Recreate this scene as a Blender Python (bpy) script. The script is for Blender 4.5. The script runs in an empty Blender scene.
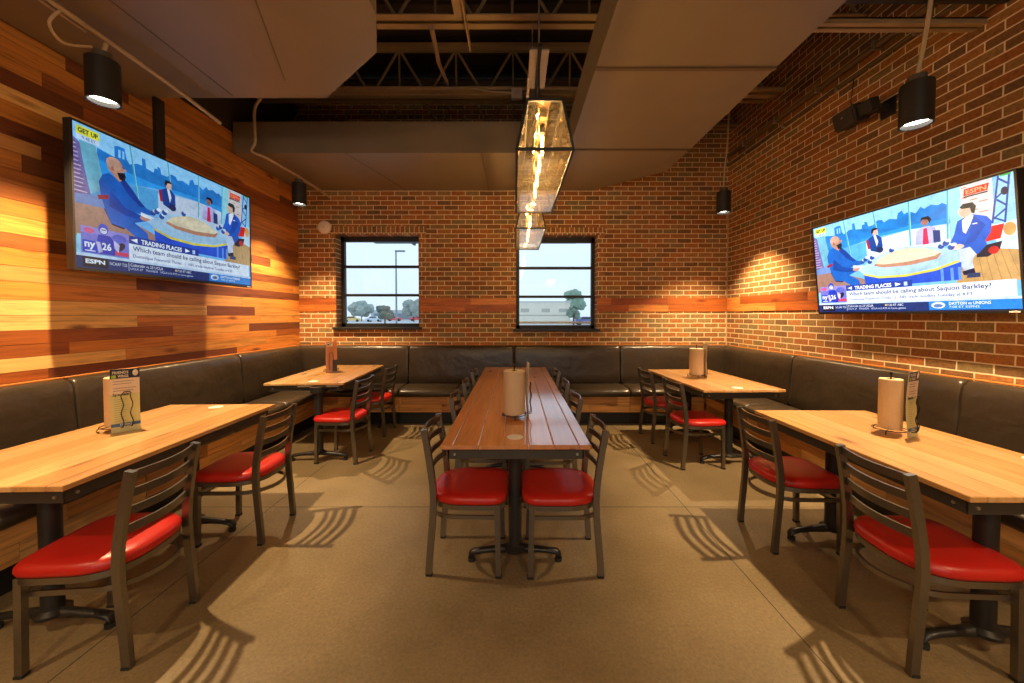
import bpy, bmesh, math, random
from mathutils import Vector, Matrix
random.seed(7)
PI = math.pi
scn = bpy.context.scene
COL = scn.collection

# ------------------------------------------------------------------ helpers
def lin(c):
    return tuple(((v / 12.92) if v <= 0.04045 else ((v + 0.055) / 1.055) ** 2.4) for v in c)

def rgb(r, g, b):
    return lin((r / 255, g / 255, b / 255))

def newmat(name):
    m = bpy.data.materials.new(name)
    m.use_nodes = True
    nt = m.node_tree
    b = nt.nodes['Principled BSDF']
    return m, nt, b

def setin(b, **k):
    for n, v in k.items():
        n = n.replace('_', ' ')
        if n in b.inputs:
            if isinstance(v, tuple) and len(v) == 3:
                v = (*v, 1)
            b.inputs[n].default_value = v

def N(nt, t, **k):
    n = nt.nodes.new(t)
    for a, v in k.items():
        setattr(n, a, v)
    return n

def ramp(nt, stops, interp='LINEAR'):
    r = N(nt, 'ShaderNodeValToRGB')
    r.color_ramp.interpolation = interp
    els = r.color_ramp.elements
    while len(els) > 1:
        els.remove(els[-1])
    els[0].position = stops[0][0]; els[0].color = (*stops[0][1], 1)
    for p, c in stops[1:]:
        e = els.new(p); e.color = (*c, 1)
    return r

def mix(nt, fac, a, b, mode='MIX'):
    m = N(nt, 'ShaderNodeMix', data_type='RGBA', blend_type=mode)
    for s, v in ((0, fac), (6, a), (7, b)):
        if hasattr(v, 'is_output') or isinstance(v, bpy.types.NodeSocket):
            nt.links.new(v, m.inputs[s])
        else:
            m.inputs[s].default_value = v if s == 0 else ((*v, 1) if len(v) == 3 else v)
    return m.outputs[2]

def simple(name, col, rough=.5, metal=0., spec=.5, bump=0., bscale=60, coat=0.):
    m, nt, b = newmat(name)
    tc = N(nt, 'ShaderNodeTexCoord')
    no = N(nt, 'ShaderNodeTexNoise'); no.inputs['Scale'].default_value = bscale
    no.inputs['Detail'].default_value = 4
    nt.links.new(tc.outputs['Object'], no.inputs['Vector'])
    a = tuple(max(0, c * .86) for c in col); c2 = tuple(min(1, c * 1.14) for c in col)
    nt.links.new(mix(nt, no.outputs['Fac'], a, c2), b.inputs['Base Color'])
    setin(b, Roughness=rough, Metallic=metal, Coat_Weight=coat)
    b.inputs['Specular IOR Level'].default_value = spec
    if bump:
        bp = N(nt, 'ShaderNodeBump'); bp.inputs['Strength'].default_value = bump
        bp.inputs['Distance'].default_value = .002
        nt.links.new(no.outputs['Fac'], bp.inputs['Height'])
        nt.links.new(bp.outputs[0], b.inputs['Normal'])
    return m

def emis(name, col, s):
    m, nt, b = newmat(name)
    setin(b, Base_Color=col, Emission_Color=col, Emission_Strength=s, Roughness=.5)
    return m

# ------------------------------------------------------------------ mesh helpers
def bm_():
    return bmesh.new()

def box(bm, x0, x1, y0, y1, z0, z1, M=None, bev=0., seg=2):
    r = bmesh.ops.create_cube(bm, size=1)
    vs = r['verts']
    for v in vs:
        v.co = Vector(((x0 + x1) / 2 + v.co.x * (x1 - x0), (y0 + y1) / 2 + v.co.y * (y1 - y0), (z0 + z1) / 2 + v.co.z * (z1 - z0)))
    if bev:
        es = set(e for v in vs for e in v.link_edges)
        g = bmesh.ops.bevel(bm, geom=list(es), offset=bev, segments=seg, affect='EDGES', profile=.5)
        vs = list(set(vs) & set(bm.verts)) if False else list({v for f in g['faces'] for v in f.verts} | {v for v in vs if v.is_valid})
    if M is not None:
        for v in vs:
            v.co = M @ v.co
    return vs

def cyl(bm, p0, p1, r0, r1=None, n=16, caps=True):
    p0 = Vector(p0); p1 = Vector(p1)
    if r1 is None: r1 = r0
    d = p1 - p0
    q = d.to_track_quat('Z', 'Y').to_matrix()
    ring = []
    for p, r in ((p0, r0), (p1, r1)):
        ring.append([bm.verts.new(p + q @ Vector((math.cos(2 * PI * i / n) * r, math.sin(2 * PI * i / n) * r, 0))) for i in range(n)])
    for i in range(n):
        bm.faces.new((ring[0][i], ring[0][(i + 1) % n], ring[1][(i + 1) % n], ring[1][i]))
    if caps:
        bm.faces.new(ring[0][::-1]); bm.faces.new(ring[1])

def sweep(bm, pts, w, h, up=Vector((0, 0, 1)), closed=False, n=0):
    """sweep a rectangle w (sideways) x h (along up), or a circle of radius w when n, along pts"""
    pts = [Vector(p) for p in pts]
    rings = []
    L = len(pts)
    prev = None
    for i, p in enumerate(pts):
        a = pts[(i - 1) % L] if (closed or i > 0) else p
        b = pts[(i + 1) % L] if (closed or i < L - 1) else p
        t = (b - a).normalized()
        s = t.cross(up)
        if s.length < 1e-4: s = t.cross(Vector((1, 0, 0)))
        s.normalize()
        if n and prev is not None and not closed:
            s = (prev - t * prev.dot(t)).normalized()
        prev = s
        u = s.cross(t).normalized()
        if n:
            rings.append([bm.verts.new(p + s * math.cos(2 * PI * k / n) * w + u * math.sin(2 * PI * k / n) * w) for k in range(n)])
        else:
            rings.append([bm.verts.new(p + s * x * w / 2 + u * y * h / 2) for x, y in ((-1, -1), (1, -1), (1, 1), (-1, 1))])
    K = len(rings[0])
    for i in range(L if closed else L - 1):
        r0, r1 = rings[i], rings[(i + 1) % L]
        for k in range(K):
            bm.faces.new((r0[k], r0[(k + 1) % K], r1[(k + 1) % K], r1[k]))
    if not closed:
        bm.faces.new(rings[0][::-1]); bm.faces.new(rings[-1])

def prism(bm, poly, z0, z1):
    a = [bm.verts.new((x, y, z0)) for x, y in poly]
    b = [bm.verts.new((x, y, z1)) for x, y in poly]
    n = len(poly)
    bm.faces.new(a[::-1]); bm.faces.new(b)
    for i in range(n):
        bm.faces.new((a[i], a[(i + 1) % n], b[(i + 1) % n], b[i]))

def lathe(bm, prof, c=(0, 0, 0), n=24):
    c = Vector(c)
    rings = []
    for r, z in prof:
        if r < 1e-5:
            rings.append([bm.verts.new(c + Vector((0, 0, z)))])
        else:
            rings.append([bm.verts.new(c + Vector((math.cos(2 * PI * i / n) * r, math.sin(2 * PI * i / n) * r, z))) for i in range(n)])
    for a, b in zip(rings, rings[1:]):
        for i in range(n):
            j = (i + 1) % n
            if len(a) == 1 and len(b) == 1: continue
            if len(a) == 1: bm.faces.new((a[0], b[j], b[i]))
            elif len(b) == 1: bm.faces.new((a[i], a[j], b[0]))
            else: bm.faces.new((a[i], a[j], b[j], b[i]))

def obj(name, bm, mat, parent=None, smooth=None, loc=None):
    bmesh.ops.recalc_face_normals(bm, faces=bm.faces)
    me = bpy.data.meshes.new(name)
    bm.to_mesh(me); bm.free()
    for m in (mat if isinstance(mat, (list, tuple)) else [mat]):
        me.materials.append(m)
    if smooth is not None:
        me.polygons.foreach_set('use_smooth', [True] * len(me.polygons))
        me.set_sharp_from_angle(angle=math.radians(smooth))
    o = bpy.data.objects.new(name, me)
    COL.objects.link(o)
    if parent: o.parent = parent
    if loc: o.location = loc
    return o

def tag(o, label=None, cat=None, group=None, kind=None):
    if label: o['label'] = label
    if cat: o['category'] = cat
    if group: o['group'] = group
    if kind: o['kind'] = kind
    return o

def thing(name, label, cat, loc=(0, 0, 0), rz=0, group=None):
    o = bpy.data.objects.new(name, None)
    o.empty_display_size = .1
    COL.objects.link(o)
    o.location = loc; o.rotation_euler = (0, 0, rz)
    return tag(o, label, cat, group)

def dup(root, loc, rz, label, group=None, name=None):
    r = root.copy(); COL.objects.link(r)
    r.location = loc; r.rotation_euler = (0, 0, rz); r['label'] = label
    if group: r['group'] = group
    for ch in list(root.children):
        c = ch.copy(); COL.objects.link(c); c.parent = r
        for g in ch.children:
            d = g.copy(); COL.objects.link(d); d.parent = c
    return r

def struct(name, bm, mat, smooth=None):
    o = obj(name, bm, mat, None, smooth)
    o['kind'] = 'structure'
    return o

# ------------------------------------------------------------------ key sizes
WL, WR, WB, WN = -3.12, 3.07, 5.43, -3.4     # wall planes (left, right, back, near)
DECK = 4.78
DB, DT = 3.22, 3.56                            # duct bottom / top

# ------------------------------------------------------------------ materials
def brick_mat(name, axis, bw=.2032, rh=.0677, mort=.0105, off=(0, 0)):
    m, nt, b = newmat(name)
    tc = N(nt, 'ShaderNodeTexCoord'); sp = N(nt, 'ShaderNodeSeparateXYZ'); cb = N(nt, 'ShaderNodeCombineXYZ')
    nt.links.new(tc.outputs['Object'], sp.inputs[0])
    mp = N(nt, 'ShaderNodeVectorMath', operation='ADD'); mp.inputs[1].default_value = (off[0] + 40.0, off[1] + 20.0, 0)
    nt.links.new(sp.outputs[axis], cb.inputs[0]); nt.links.new(sp.outputs['Z'], cb.inputs[1])
    nt.links.new(cb.outputs[0], mp.inputs[0])
    # slight wobble of the joints
    wn = N(nt, 'ShaderNodeTexNoise'); wn.inputs['Scale'].default_value = 9
    nt.links.new(mp.outputs[0], wn.inputs['Vector'])
    ws = N(nt, 'ShaderNodeVectorMath', operation='MULTIPLY_ADD'); ws.inputs[1].default_value = (.006, .006, 0)
    nt.links.new(wn.outputs['Color'], ws.inputs[0]); nt.links.new(mp.outputs[0], ws.inputs[2])
    br = N(nt, 'ShaderNodeTexBrick')
    br.offset = .5; br.squash = 1
    for k, v in (('Scale', 1), ('Mortar Size', mort / 2), ('Mortar Smooth', .25), ('Bias', 0), ('Brick Width', bw), ('Row Height', rh)):
        br.inputs[k].default_value = v
    br.inputs['Color1'].default_value = (0, 0, 0, 1); br.inputs['Color2'].default_value = (1, 1, 1, 1)
    br.inputs['Mortar'].default_value = (.5, .5, .5, 1)
    nt.links.new(ws.outputs[0], br.inputs['Vector'])
    r = ramp(nt, [(0, (.18, .095, .035)), (.16, (.27, .12, .032)), (.34, (.36, .125, .028)), (.55, (.42, .17, .04)), (.72, (.33, .18, .055)), (.86, (.24, .17, .065)), (1, (.39, .14, .03))])
    nt.links.new(br.outputs['Color'], r.inputs[0])
    n2 = N(nt, 'ShaderNodeTexNoise'); n2.inputs['Scale'].default_value = 45; n2.inputs['Detail'].default_value = 5
    nt.links.new(tc.outputs['Object'], n2.inputs['Vector'])
    g = ramp(nt, [(.25, (.62, .62, .62)), (.75, (1.25, 1.25, 1.25))]); nt.links.new(n2.outputs['Fac'], g.inputs[0])
    c = mix(nt, 1., r.outputs[0], g.outputs[0], 'MULTIPLY')
    c = mix(nt, br.outputs['Fac'], c, (.88, .74, .48))
    nt.links.new(c, b.inputs['Base Color'])
    setin(b, Roughness=.85)
    bp = N(nt, 'ShaderNodeBump', invert=True); bp.inputs['Strength'].default_value = .7; bp.inputs['Distance'].default_value = .006
    nt.links.new(br.outputs['Fac'], bp.inputs['Height'])
    nt.links.new(bp.outputs[0], b.inputs['Normal'])
    return m

ZOFF = -(1.486 % .0677) + .0677
M_BRX = brick_mat('brick_back', 'X', off=(.03, ZOFF))
M_BRY = brick_mat('brick_side', 'Y', off=(.07, ZOFF))
M_BRHX = brick_mat('brick_header_column', 'X', bw=.102, rh=.0677, off=(0, ZOFF))
M_BRS = brick_mat('brick_soldier', 'X', bw=.0677, rh=.13, off=(0, 0))

def wood_attr_mat(name, axis, rough=.5, gain=1., grain=1., coat=0.):
    """planks carry their own colour in the 'plank' attribute; grain runs along the axis"""
    m, nt, b = newmat(name)
    at = N(nt, 'ShaderNodeAttribute', attribute_name='plank')
    tc = N(nt, 'ShaderNodeTexCoord')
    mp = N(nt, 'ShaderNodeMapping')
    sc = {'X': (1.3, 22, 22), 'Y': (22, 1.3, 22), 'Z': (22, 22, 1.3)}[axis]
    mp.inputs['Scale'].default_value = sc
    jit = N(nt, 'ShaderNodeVectorMath', operation='MULTIPLY_ADD'); jit.inputs[1].default_value = (31, 17, 23)
    nt.links.new(at.outputs['Color'], jit.inputs[0]); nt.links.new(tc.outputs['Object'], jit.inputs[2])
    nt.links.new(jit.outputs[0], mp.inputs[0])
    no = N(nt, 'ShaderNodeTexNoise'); no.inputs['Scale'].default_value = 1.6; no.inputs['Detail'].default_value = 6; no.inputs['Roughness'].default_value = .65
    no.inputs['Distortion'].default_value = .6
    nt.links.new(mp.outputs[0], no.inputs['Vector'])
    lo = 1 - .5 * grain; hi = 1 + .35 * grain
    g = ramp(nt, [(.28, (lo, lo * .93, lo * .86)), (.5, (1, 1, 1)), (.75, (hi, hi, hi * .98))]); nt.links.new(no.outputs['Fac'], g.inputs[0])
    c = mix(nt, 1., at.outputs['Color'], g.outputs[0], 'MULTIPLY')
    # knots
    mk = N(nt, 'ShaderNodeMapping'); mk.inputs['Scale'].default_value = {'X': (1.1, 4, 4), 'Y': (4, 1.1, 4), 'Z': (4, 4, 1.1)}[axis]
    nt.links.new(jit.outputs[0], mk.inputs[0])
    vo = N(nt, 'ShaderNodeTexVoronoi'); vo.inputs['Scale'].default_value = 1.5
    nt.links.new(mk.outputs[0], vo.inputs['Vector'])
    kr = ramp(nt, [(.05, (.22, .15, .1)), (.10, (.6, .48, .4)), (.17, (1, 1, 1))]); nt.links.new(vo.outputs['Distance'], kr.inputs[0])
    c = mix(nt, .9, c, kr.outputs[0], 'MULTIPLY')
    if gain != 1:
        c = mix(nt, 1., c, (gain, gain, gain), 'MULTIPLY')
    nt.links.new(c, b.inputs['Base Color'])
    setin(b, Roughness=rough, Coat_Weight=coat, Coat_Roughness=.10, Coat_IOR=2.1)
    bp = N(nt, 'ShaderNodeBump'); bp.inputs['Strength'].default_value = .15; bp.inputs['Distance'].default_value = .002
    nt.links.new(no.outputs['Fac'], bp.inputs['Height']); nt.links.new(bp.outputs[0], b.inputs['Normal'])
    return m

M_WALLWOOD = wood_attr_mat('reclaimed_wall_wood', 'Y', rough=.5)
M_BANDX = wood_attr_mat('band_wood_x', 'X', rough=.5)
M_TABLE = wood_attr_mat('table_pine', 'Y', rough=.45, grain=.5, coat=1.)

def concrete():
    m, nt, b = newmat('polished_concrete')
    tc = N(nt, 'ShaderNodeTexCoord')
    n1 = N(nt, 'ShaderNodeTexNoise'); n1.inputs['Scale'].default_value = 1.3; n1.inputs['Detail'].default_value = 8; n1.inputs['Roughness'].default_value = .6
    n2 = N(nt, 'ShaderNodeTexNoise'); n2.inputs['Scale'].default_value = 60; n2.inputs['Detail'].default_value = 4; n2.inputs['Roughness'].default_value = .8
    for n in (n1, n2): nt.links.new(tc.outputs['Object'], n.inputs['Vector'])
    r = ramp(nt, [(.3, (.19, .135, .068)), (.5, (.25, .18, .095)), (.7, (.315, .23, .125))]); nt.links.new(n1.outputs['Fac'], r.inputs[0])
    g = ramp(nt, [(.3, (.72, .72, .72)), (.7, (1.2, 1.2, 1.2))]); nt.links.new(n2.outputs['Fac'], g.inputs[0])
    c = mix(nt, 1., r.outputs[0], g.outputs[0], 'MULTIPLY')
    nt.links.new(c, b.inputs['Base Color'])
    rr = ramp(nt, [(.3, (.30,) * 3), (.7, (.46,) * 3)]); nt.links.new(n1.outputs['Fac'], rr.inputs[0])
    nt.links.new(rr.outputs[0], b.inputs['Roughness'])
    b.inputs['Specular IOR Level'].default_value = .4
    return m
M_FLOOR = concrete()
M_JOINT = simple('saw_cut_joint', (.05, .036, .022), .8)
M_DUCT = simple('painted_duct', (.20, .16, .105), .42, spec=.4, bscale=3)
M_DUCTD = simple('painted_duct_seam', (.12, .085, .045), .45, spec=.35, bscale=6)
M_STEELP = simple('painted_joist', (.34, .24, .125), .6, bscale=12)
M_DECK = simple('painted_deck', (.045, .03, .018), .8, bscale=8)
M_DARKWALL = simple('dark_upper_wall', (.035, .024, .016), .8)
M_METAL = simple('gunmetal_frame', (.22, .195, .155), .3, metal=.85, bscale=80, bump=.1)
M_GLIDE = simple('rubber_glide', (.02, .018, .015), .7)
M_APRON = simple('raw_steel_apron', (.085, .075, .062), .45, metal=.6, bscale=14)
M_CAST = simple('black_cast_iron', (.018, .017, .016), .38, spec=.5, bscale=120, bump=.3)
M_BOLT = simple('zinc_bolt', (.5, .46, .38), .4, metal=.9)
M_BLACK = simple('black_powder_coat', (.014, .013, .012), .5)
M_WHITE = simple('white_plastic', (.75, .7, .62), .5)
M_CONDUIT = simple('beige_conduit', (.40, .30, .19), .45)
M_CABLE = simple('beige_cable', (.50, .38, .22), .6)
M_WIRE = simple('black_wire', (.012, .011, .010), .35, metal=.4)
M_TOWEL = simple('paper_towel', (.66, .50, .31), .9, bscale=150, bump=.4)
M_CORE = simple('cardboard_core', (.30, .19, .1), .9)
M_STICK = simple('white_sticker', (.78, .74, .68), .5)
M_GALV = simple('galvanised_plate', (.52, .44, .36), .5, metal=.2)
M_SOFFIT = simple('canopy_grey', (.10, .13, .16), .6)
M_LANTERN = simple('lantern_frame_black', (.02, .018, .016), .45, metal=.3)

def vinyl(name, c1, c2, rough, wr=.25, sc=7):
    m, nt, b = newmat(name)
    tc = N(nt, 'ShaderNodeTexCoord')
    no = N(nt, 'ShaderNodeTexNoise'); no.inputs['Scale'].default_value = sc; no.inputs['Detail'].default_value = 5
    n2 = N(nt, 'ShaderNodeTexNoise'); n2.inputs['Scale'].default_value = 240
    for n in (no, n2): nt.links.new(tc.outputs['Object'], n.inputs['Vector'])
    nt.links.new(mix(nt, no.outputs['Fac'], c1, c2), b.inputs['Base Color'])
    setin(b, Roughness=rough)
    b1 = N(nt, 'ShaderNodeBump'); b1.inputs['Strength'].default_value = wr; b1.inputs['Distance'].default_value = .03
    b2 = N(nt, 'ShaderNodeBump'); b2.inputs['Strength'].default_value = .12; b2.inputs['Distance'].default_value = .001
    nt.links.new(no.outputs['Fac'], b1.inputs['Height']); nt.links.new(n2.outputs['Fac'], b2.inputs['Height'])
    nt.links.new(b1.outputs[0], b2.inputs['Normal']); nt.links.new(b2.outputs[0], b.inputs['Normal'])
    return m
M_RED = vinyl('red_vinyl', (.48, .012, .008), (.60, .02, .012), .36, .12)
M_BOOTH = vinyl('dark_brown_vinyl', (.028, .018, .010), (.06, .04, .023), .33, .6, 4)

def glass(name, tint, refl=.08, rough=.02, haze=0.):
    m = bpy.data.materials.new(name); m.use_nodes = True
    nt = m.node_tree; nt.nodes.clear()
    out = N(nt, 'ShaderNodeOutputMaterial')
    tr = N(nt, 'ShaderNodeBsdfTransparent'); tr.inputs[0].default_value = (*tint, 1)
    gl = N(nt, 'ShaderNodeBsdfGlossy'); gl.inputs['Roughness'].default_value = rough
    fr = N(nt, 'ShaderNodeFresnel')
    ge = N(nt, 'ShaderNodeNewGeometry'); mi = N(nt, 'ShaderNodeMapRange'); mi.inputs[3].default_value = 1.45; mi.inputs[4].default_value = 1 / 1.45
    nt.links.new(ge.outputs['Backfacing'], mi.inputs[0]); nt.links.new(mi.outputs[0], fr.inputs[0])
    mx = N(nt, 'ShaderNodeMixShader')
    nt.links.new(fr.outputs[0], mx.inputs[0]); nt.links.new(tr.outputs[0], mx.inputs[1]); nt.links.new(gl.outputs[0], mx.inputs[2])
    last = mx.outputs[0]
    if haze:
        df = N(nt, 'ShaderNodeBsdfTranslucent'); df.inputs[0].default_value = (.95, .8, .58, 1)
        tc = N(nt, 'ShaderNodeTexCoord'); no = N(nt, 'ShaderNodeTexNoise'); no.inputs['Scale'].default_value = 70
        no.inputs['Detail'].default_value = 5
        nt.links.new(tc.outputs['Object'], no.inputs['Vector'])
        mr = N(nt, 'ShaderNodeMapRange'); mr.inputs[1].default_value = .35; mr.inputs[2].default_value = .75; mr.inputs[3].default_value = 0; mr.inputs[4].default_value = haze
        nt.links.new(no.outputs['Fac'], mr.inputs[0])
        m2 = N(nt, 'ShaderNodeMixShader'); nt.links.new(mr.outputs[0], m2.inputs[0]); nt.links.new(last, m2.inputs[1]); nt.links.new(df.outputs[0], m2.inputs[2])
        last = m2.outputs[0]
    nt.links.new(last, out.inputs[0])
    return m
M_GLASS = glass('window_glass', (.97, .98, 1))
M_CLEAR = glass('clear_lantern_glass', (.97, .93, .86), haze=.08)
M_SEED = glass('seeded_lantern_glass', (.96, .9, .8), haze=.22)

# ------------------------------------------------------------------ planks with own colours
TONES = [rgb(206, 140, 66), rgb(192, 122, 54), rgb(170, 102, 44), rgb(214, 156, 84), rgb(140, 80, 36), rgb(198, 130, 58), rgb(112, 62, 30), rgb(222, 170, 100), rgb(182, 112, 48)]
def add_plank(bm, lay, a0, a1, z0, z1, f, col, t=.006):
    """f(a, z, depth)->co; a box plank with tiny gap and its own colour"""
    g = .0012
    vs = [bm.verts.new(f(a, z, d)) for d in (0, t) for a, z in ((a0 + g, z0 + g), (a1 - g, z0 + g), (a1 - g, z1 - g), (a0 + g, z1 - g))]
    fs = [(0, 1, 2, 3), (7, 6, 5, 4), (0, 4, 5, 1), (1, 5, 6, 2), (2, 6, 7, 3), (3, 7, 4, 0)]
    for q in fs:
        fc = bm.faces.new([vs[i] for i in q])
        for lp in fc.loops: lp[lay] = (*col, 1)

def jitter(c, rnd, s=.12):
    k = 1 + rnd.uniform(-s, s)
    return tuple(min(1, v * k) for v in c)

def plank_field(bm, lay, A0, A1, rows, f, rnd, lens=(.4, 2.2), tones=TONES, fixed={}):
    for i, (z0, z1) in enumerate(rows):
        if i in fixed:
            segs = fixed[i]
            for a0, a1, c in segs: add_plank(bm, lay, a0, a1, z0, z1, f, c)
            continue
        a = A0 - rnd.uniform(0, lens[0]); prev = None
        while a < A1:
            L = rnd.uniform(*lens); b = min(A1, a + L)
            c = rnd.choice(tones)
            while c is prev: c = rnd.choice(tones)
            prev = c
            if b > A0: add_plank(bm, lay, max(a, A0), b, z0, z1, f, jitter(c, rnd))
            a = a + L

# ------------------------------------------------------------------ FLOOR
bm = bm_(); box(bm, WL - .2, WR + .2, WN - .2, WB + .3, -.1, 0); struct('floor', bm, M_FLOOR)
bm = bm_()
for x in (-1.82, 1.27): box(bm, x - .0022, x + .0022, WN, 4.8, 0, .0006)
for y in (2.765, -.33): box(bm, WL, WR, y - .0022, y + .0022, 0, .0007)
struct('floor_joint', bm, M_JOINT)

# ------------------------------------------------------------------ WALLS
# back wall with two window openings
OP = [(-2.585, -1.385, 1.262, 2.60), (.015, 1.185, 1.235, 2.585)]   # x0,x1,z0,z1
def wall_back():
    bm = bm_()
    T = .24
    xs = [WL - .2, OP[0][0], OP[0][1], OP[1][0], OP[1][1], WR + .2]
    def seg(x0, x1, z0, z1): box(bm, x0, x1, WB, WB + T, z0, z1)
    seg(xs[0], xs[1], 0, DECK); seg(xs[2], xs[3], 0, DECK); seg(xs[4], xs[5], 0, DECK)
    for x0, x1, z0, z1 in OP:
        seg(x0, x1, 0, z0); seg(x0, x1, z1, DECK)
    return struct('wall_back', bm, M_BRX)
wall_back()
bm = bm_(); box(bm, WR, WR + .2, WN, WB, 0, DECK); struct('wall_right', bm, M_BRY)
bm = bm_(); box(bm, WL - .2, WL - .012, WN, WB, 0, DECK); struct('wall_left', bm, M_DARKWALL)
# near wall behind the camera, with a storefront opening
bm = bm_()
box(bm, WL - .2, -2.0, WN - .2, WN, 0, DECK); box(bm, 2.0, WR + .2, WN - .2, WN, 0, DECK)
box(bm, -2.0, 2.0, WN - .2, WN, 0, .8); box(bm, -2.0, 2.0, WN - .2, WN, 2.7, DECK)
struct('wall_front', bm, M_BRX)

# left wall: reclaimed planks of mixed colour and length
rnd = random.Random(23)
bm = bm_(); lay = bm.loops.layers.float_color.new('plank')
rows = []
zs = [.0, .1, .2, .3, .4, .5, .6, .7, .8, .9, 1.0, 1.076, 1.163, 1.245, 1.335, 1.43, 1.53, 1.643, 1.74, 1.85, 1.94, 2.05, 2.15, 2.25, 2.34, 2.45, 2.54, 2.64, 2.75, 2.84, 2.94, 3.03, 3.13, 3.22, 3.33, 3.45]
rows = list(zip(zs, zs[1:]))
pale, mid, org, drk, red, tan = rgb(230, 184, 112), rgb(202, 138, 66), rgb(206, 130, 56), rgb(112, 58, 28), rgb(156, 84, 34), rgb(190, 134, 74)
FX = {10: [(WN, 2.5, red), (2.5, 4.2, drk), (4.2, WB, org)],
      11: [(WN, 3.0, pale), (3.0, 4.7, mid), (4.7, WB, org)],
      12: [(WN, 2.62, red), (2.62, 4.9, org), (4.9, WB, red)],
      13: [(WN, 3.42, red), (3.42, 4.4, mid), (4.4, WB, drk)],
      14: [(WN, 3.1, pale), (3.1, 4.6, org), (4.6, WB, mid)],
      15: [(WN, 3.8, pale), (3.8, 4.5, drk), (4.5, WB, mid)],
      16: [(WN, 3.3, org), (3.3, 4.3, tan), (4.3, WB, org)],
      17: [(WN, 3.1, tan), (3.1, WB, drk)],
      25: [(WN, 2.5, tan), (2.5, 3.4, drk), (3.4, WB, org)],
      26: [(WN, 3.0, drk), (3.0, WB, org)],
      28: [(WN, 3.1, pale), (3.1, 4.2, org), (4.2, WB, red)],
      29: [(WN, 2.75, drk), (2.75, WB, red)]}
plank_field(bm, lay, WN, WB, rows, lambda a, z, d: (WL - .012 + d * 2, a, z), rnd, tones=[TONES[i] for i in (0, 1, 2, 4, 5, 6, 8, 1, 5)], fixed=FX)
struct('wall_left_cladding', bm, M_WALLWOOD)

# wood band let into the brick of the back and right walls
bm = bm_(); lay = bm.loops.layers.float_color.new('plank')
bt = [rgb(188, 108, 44), rgb(172, 92, 36), rgb(200, 128, 60), rgb(150, 76, 30)]
for x0, x1 in ((WL, OP[0][0]), (OP[0][1], OP[1][0]), (OP[1][1], WR)):
    plank_field(bm, lay, x0, x1, [(1.486, 1.585), (1.585, 1.683)], lambda a, z, d: (a, WB - .002 - d, z), rnd, lens=(.5, 1.3), tones=bt)
struct('trim_1', bm, M_BANDX)
bm = bm_(); lay = bm.loops.layers.float_color.new('plank')
plank_field(bm, lay, WN, WB - .008, [(1.486, 1.585), (1.585, 1.683)], lambda a, z, d: (WR - .002 - d, a, z), rnd, lens=(.6, 1.5), tones=bt)
struct('trim_2', bm, M_WALLWOOD)
# caulk joint in the corner, brick surrounds of the windows
bm = bm_(); box(bm, WR - .016, WR, WB - .004, WB, 1.0, 3.3); struct('trim_3', bm, simple('caulk', (.50, .36, .2), .7))
k = 4
for x0, x1, z0, z1 in OP:
    bm = bm_()
    box(bm, x0 - .105, x0, WB - .004, WB, z0 - .03, z1); box(bm, x1, x1 + .105, WB - .004, WB, z0 - .03, z1)
    struct('trim_%d' % k, bm, M_BRHX); k += 1
    bm = bm_(); box(bm, x0 - .105, x1 + .105, WB - .005, WB, z1, z1 + .11); o = struct('trim_%d' % k, bm, M_BRS); k += 1

# windows: black frame, two bars, glass, sill
for i, (x0, x1, z0, z1) in enumerate(OP):
    r = bpy.data.objects.new('window_%d' % (i + 1), None); COL.objects.link(r); r['kind'] = 'structure'
    r.location = ((x0 + x1) / 2, WB + .2, z0)
    ax, bx = x0 - r.location.x, x1 - r.location.x
    H = z1 - z0
    bm = bm_()
    box(bm, ax, ax + .05, -.03, .03, .0, H); box(bm, bx - .05, bx, -.03, .03, .0, H)
    box(bm, ax, bx, -.03, .03, H - .075, H); box(bm, ax, bx, -.03, .03, 0, .05)
    for q in (.352, .668): box(bm, ax, bx, -.035, .03, H * q - .018, H * q + .018)
    obj('window_frame', bm, M_BLACK, r)
    bm = bm_(); box(bm, ax + .045, bx - .045, .002, .008, .045, H - .07); obj('glass_pane', bm, M_GLASS, r)
    bm = bm_(); box(bm, ax - .04, bx + .04, -.25, .0, -.035, .0, bev=.004); obj('window_sill', bm, M_BLACK, r)
    if i == 1:
        bm = bm_(); box(bm, ax + .05, bx - .05, -.028, -.01, .075, .105, bev=.003); obj('sash_rail', bm, simple('pale_rail', (.7, .75, .8), .4), r)

# ------------------------------------------------------------------ CEILING: deck, joists, ducts
bm = bm_()
nrib = 34
for i in range(nrib):
    y0 = WN + (WB - WN) * i / nrib; w = (WB - WN) / nrib
    box(bm, WL - .2, WR + .2, y0, y0 + w * .5, DECK, DECK + .03); box(bm, WL - .2, WR + .2, y0 + w * .5, y0 + w, DECK + .04, DECK + .07)
box(bm, WL - .2, WR + .2, WN - .2, WB + .24, DECK + .06, DECK + .1)
struct('ceiling', bm, M_DECK)

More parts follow.
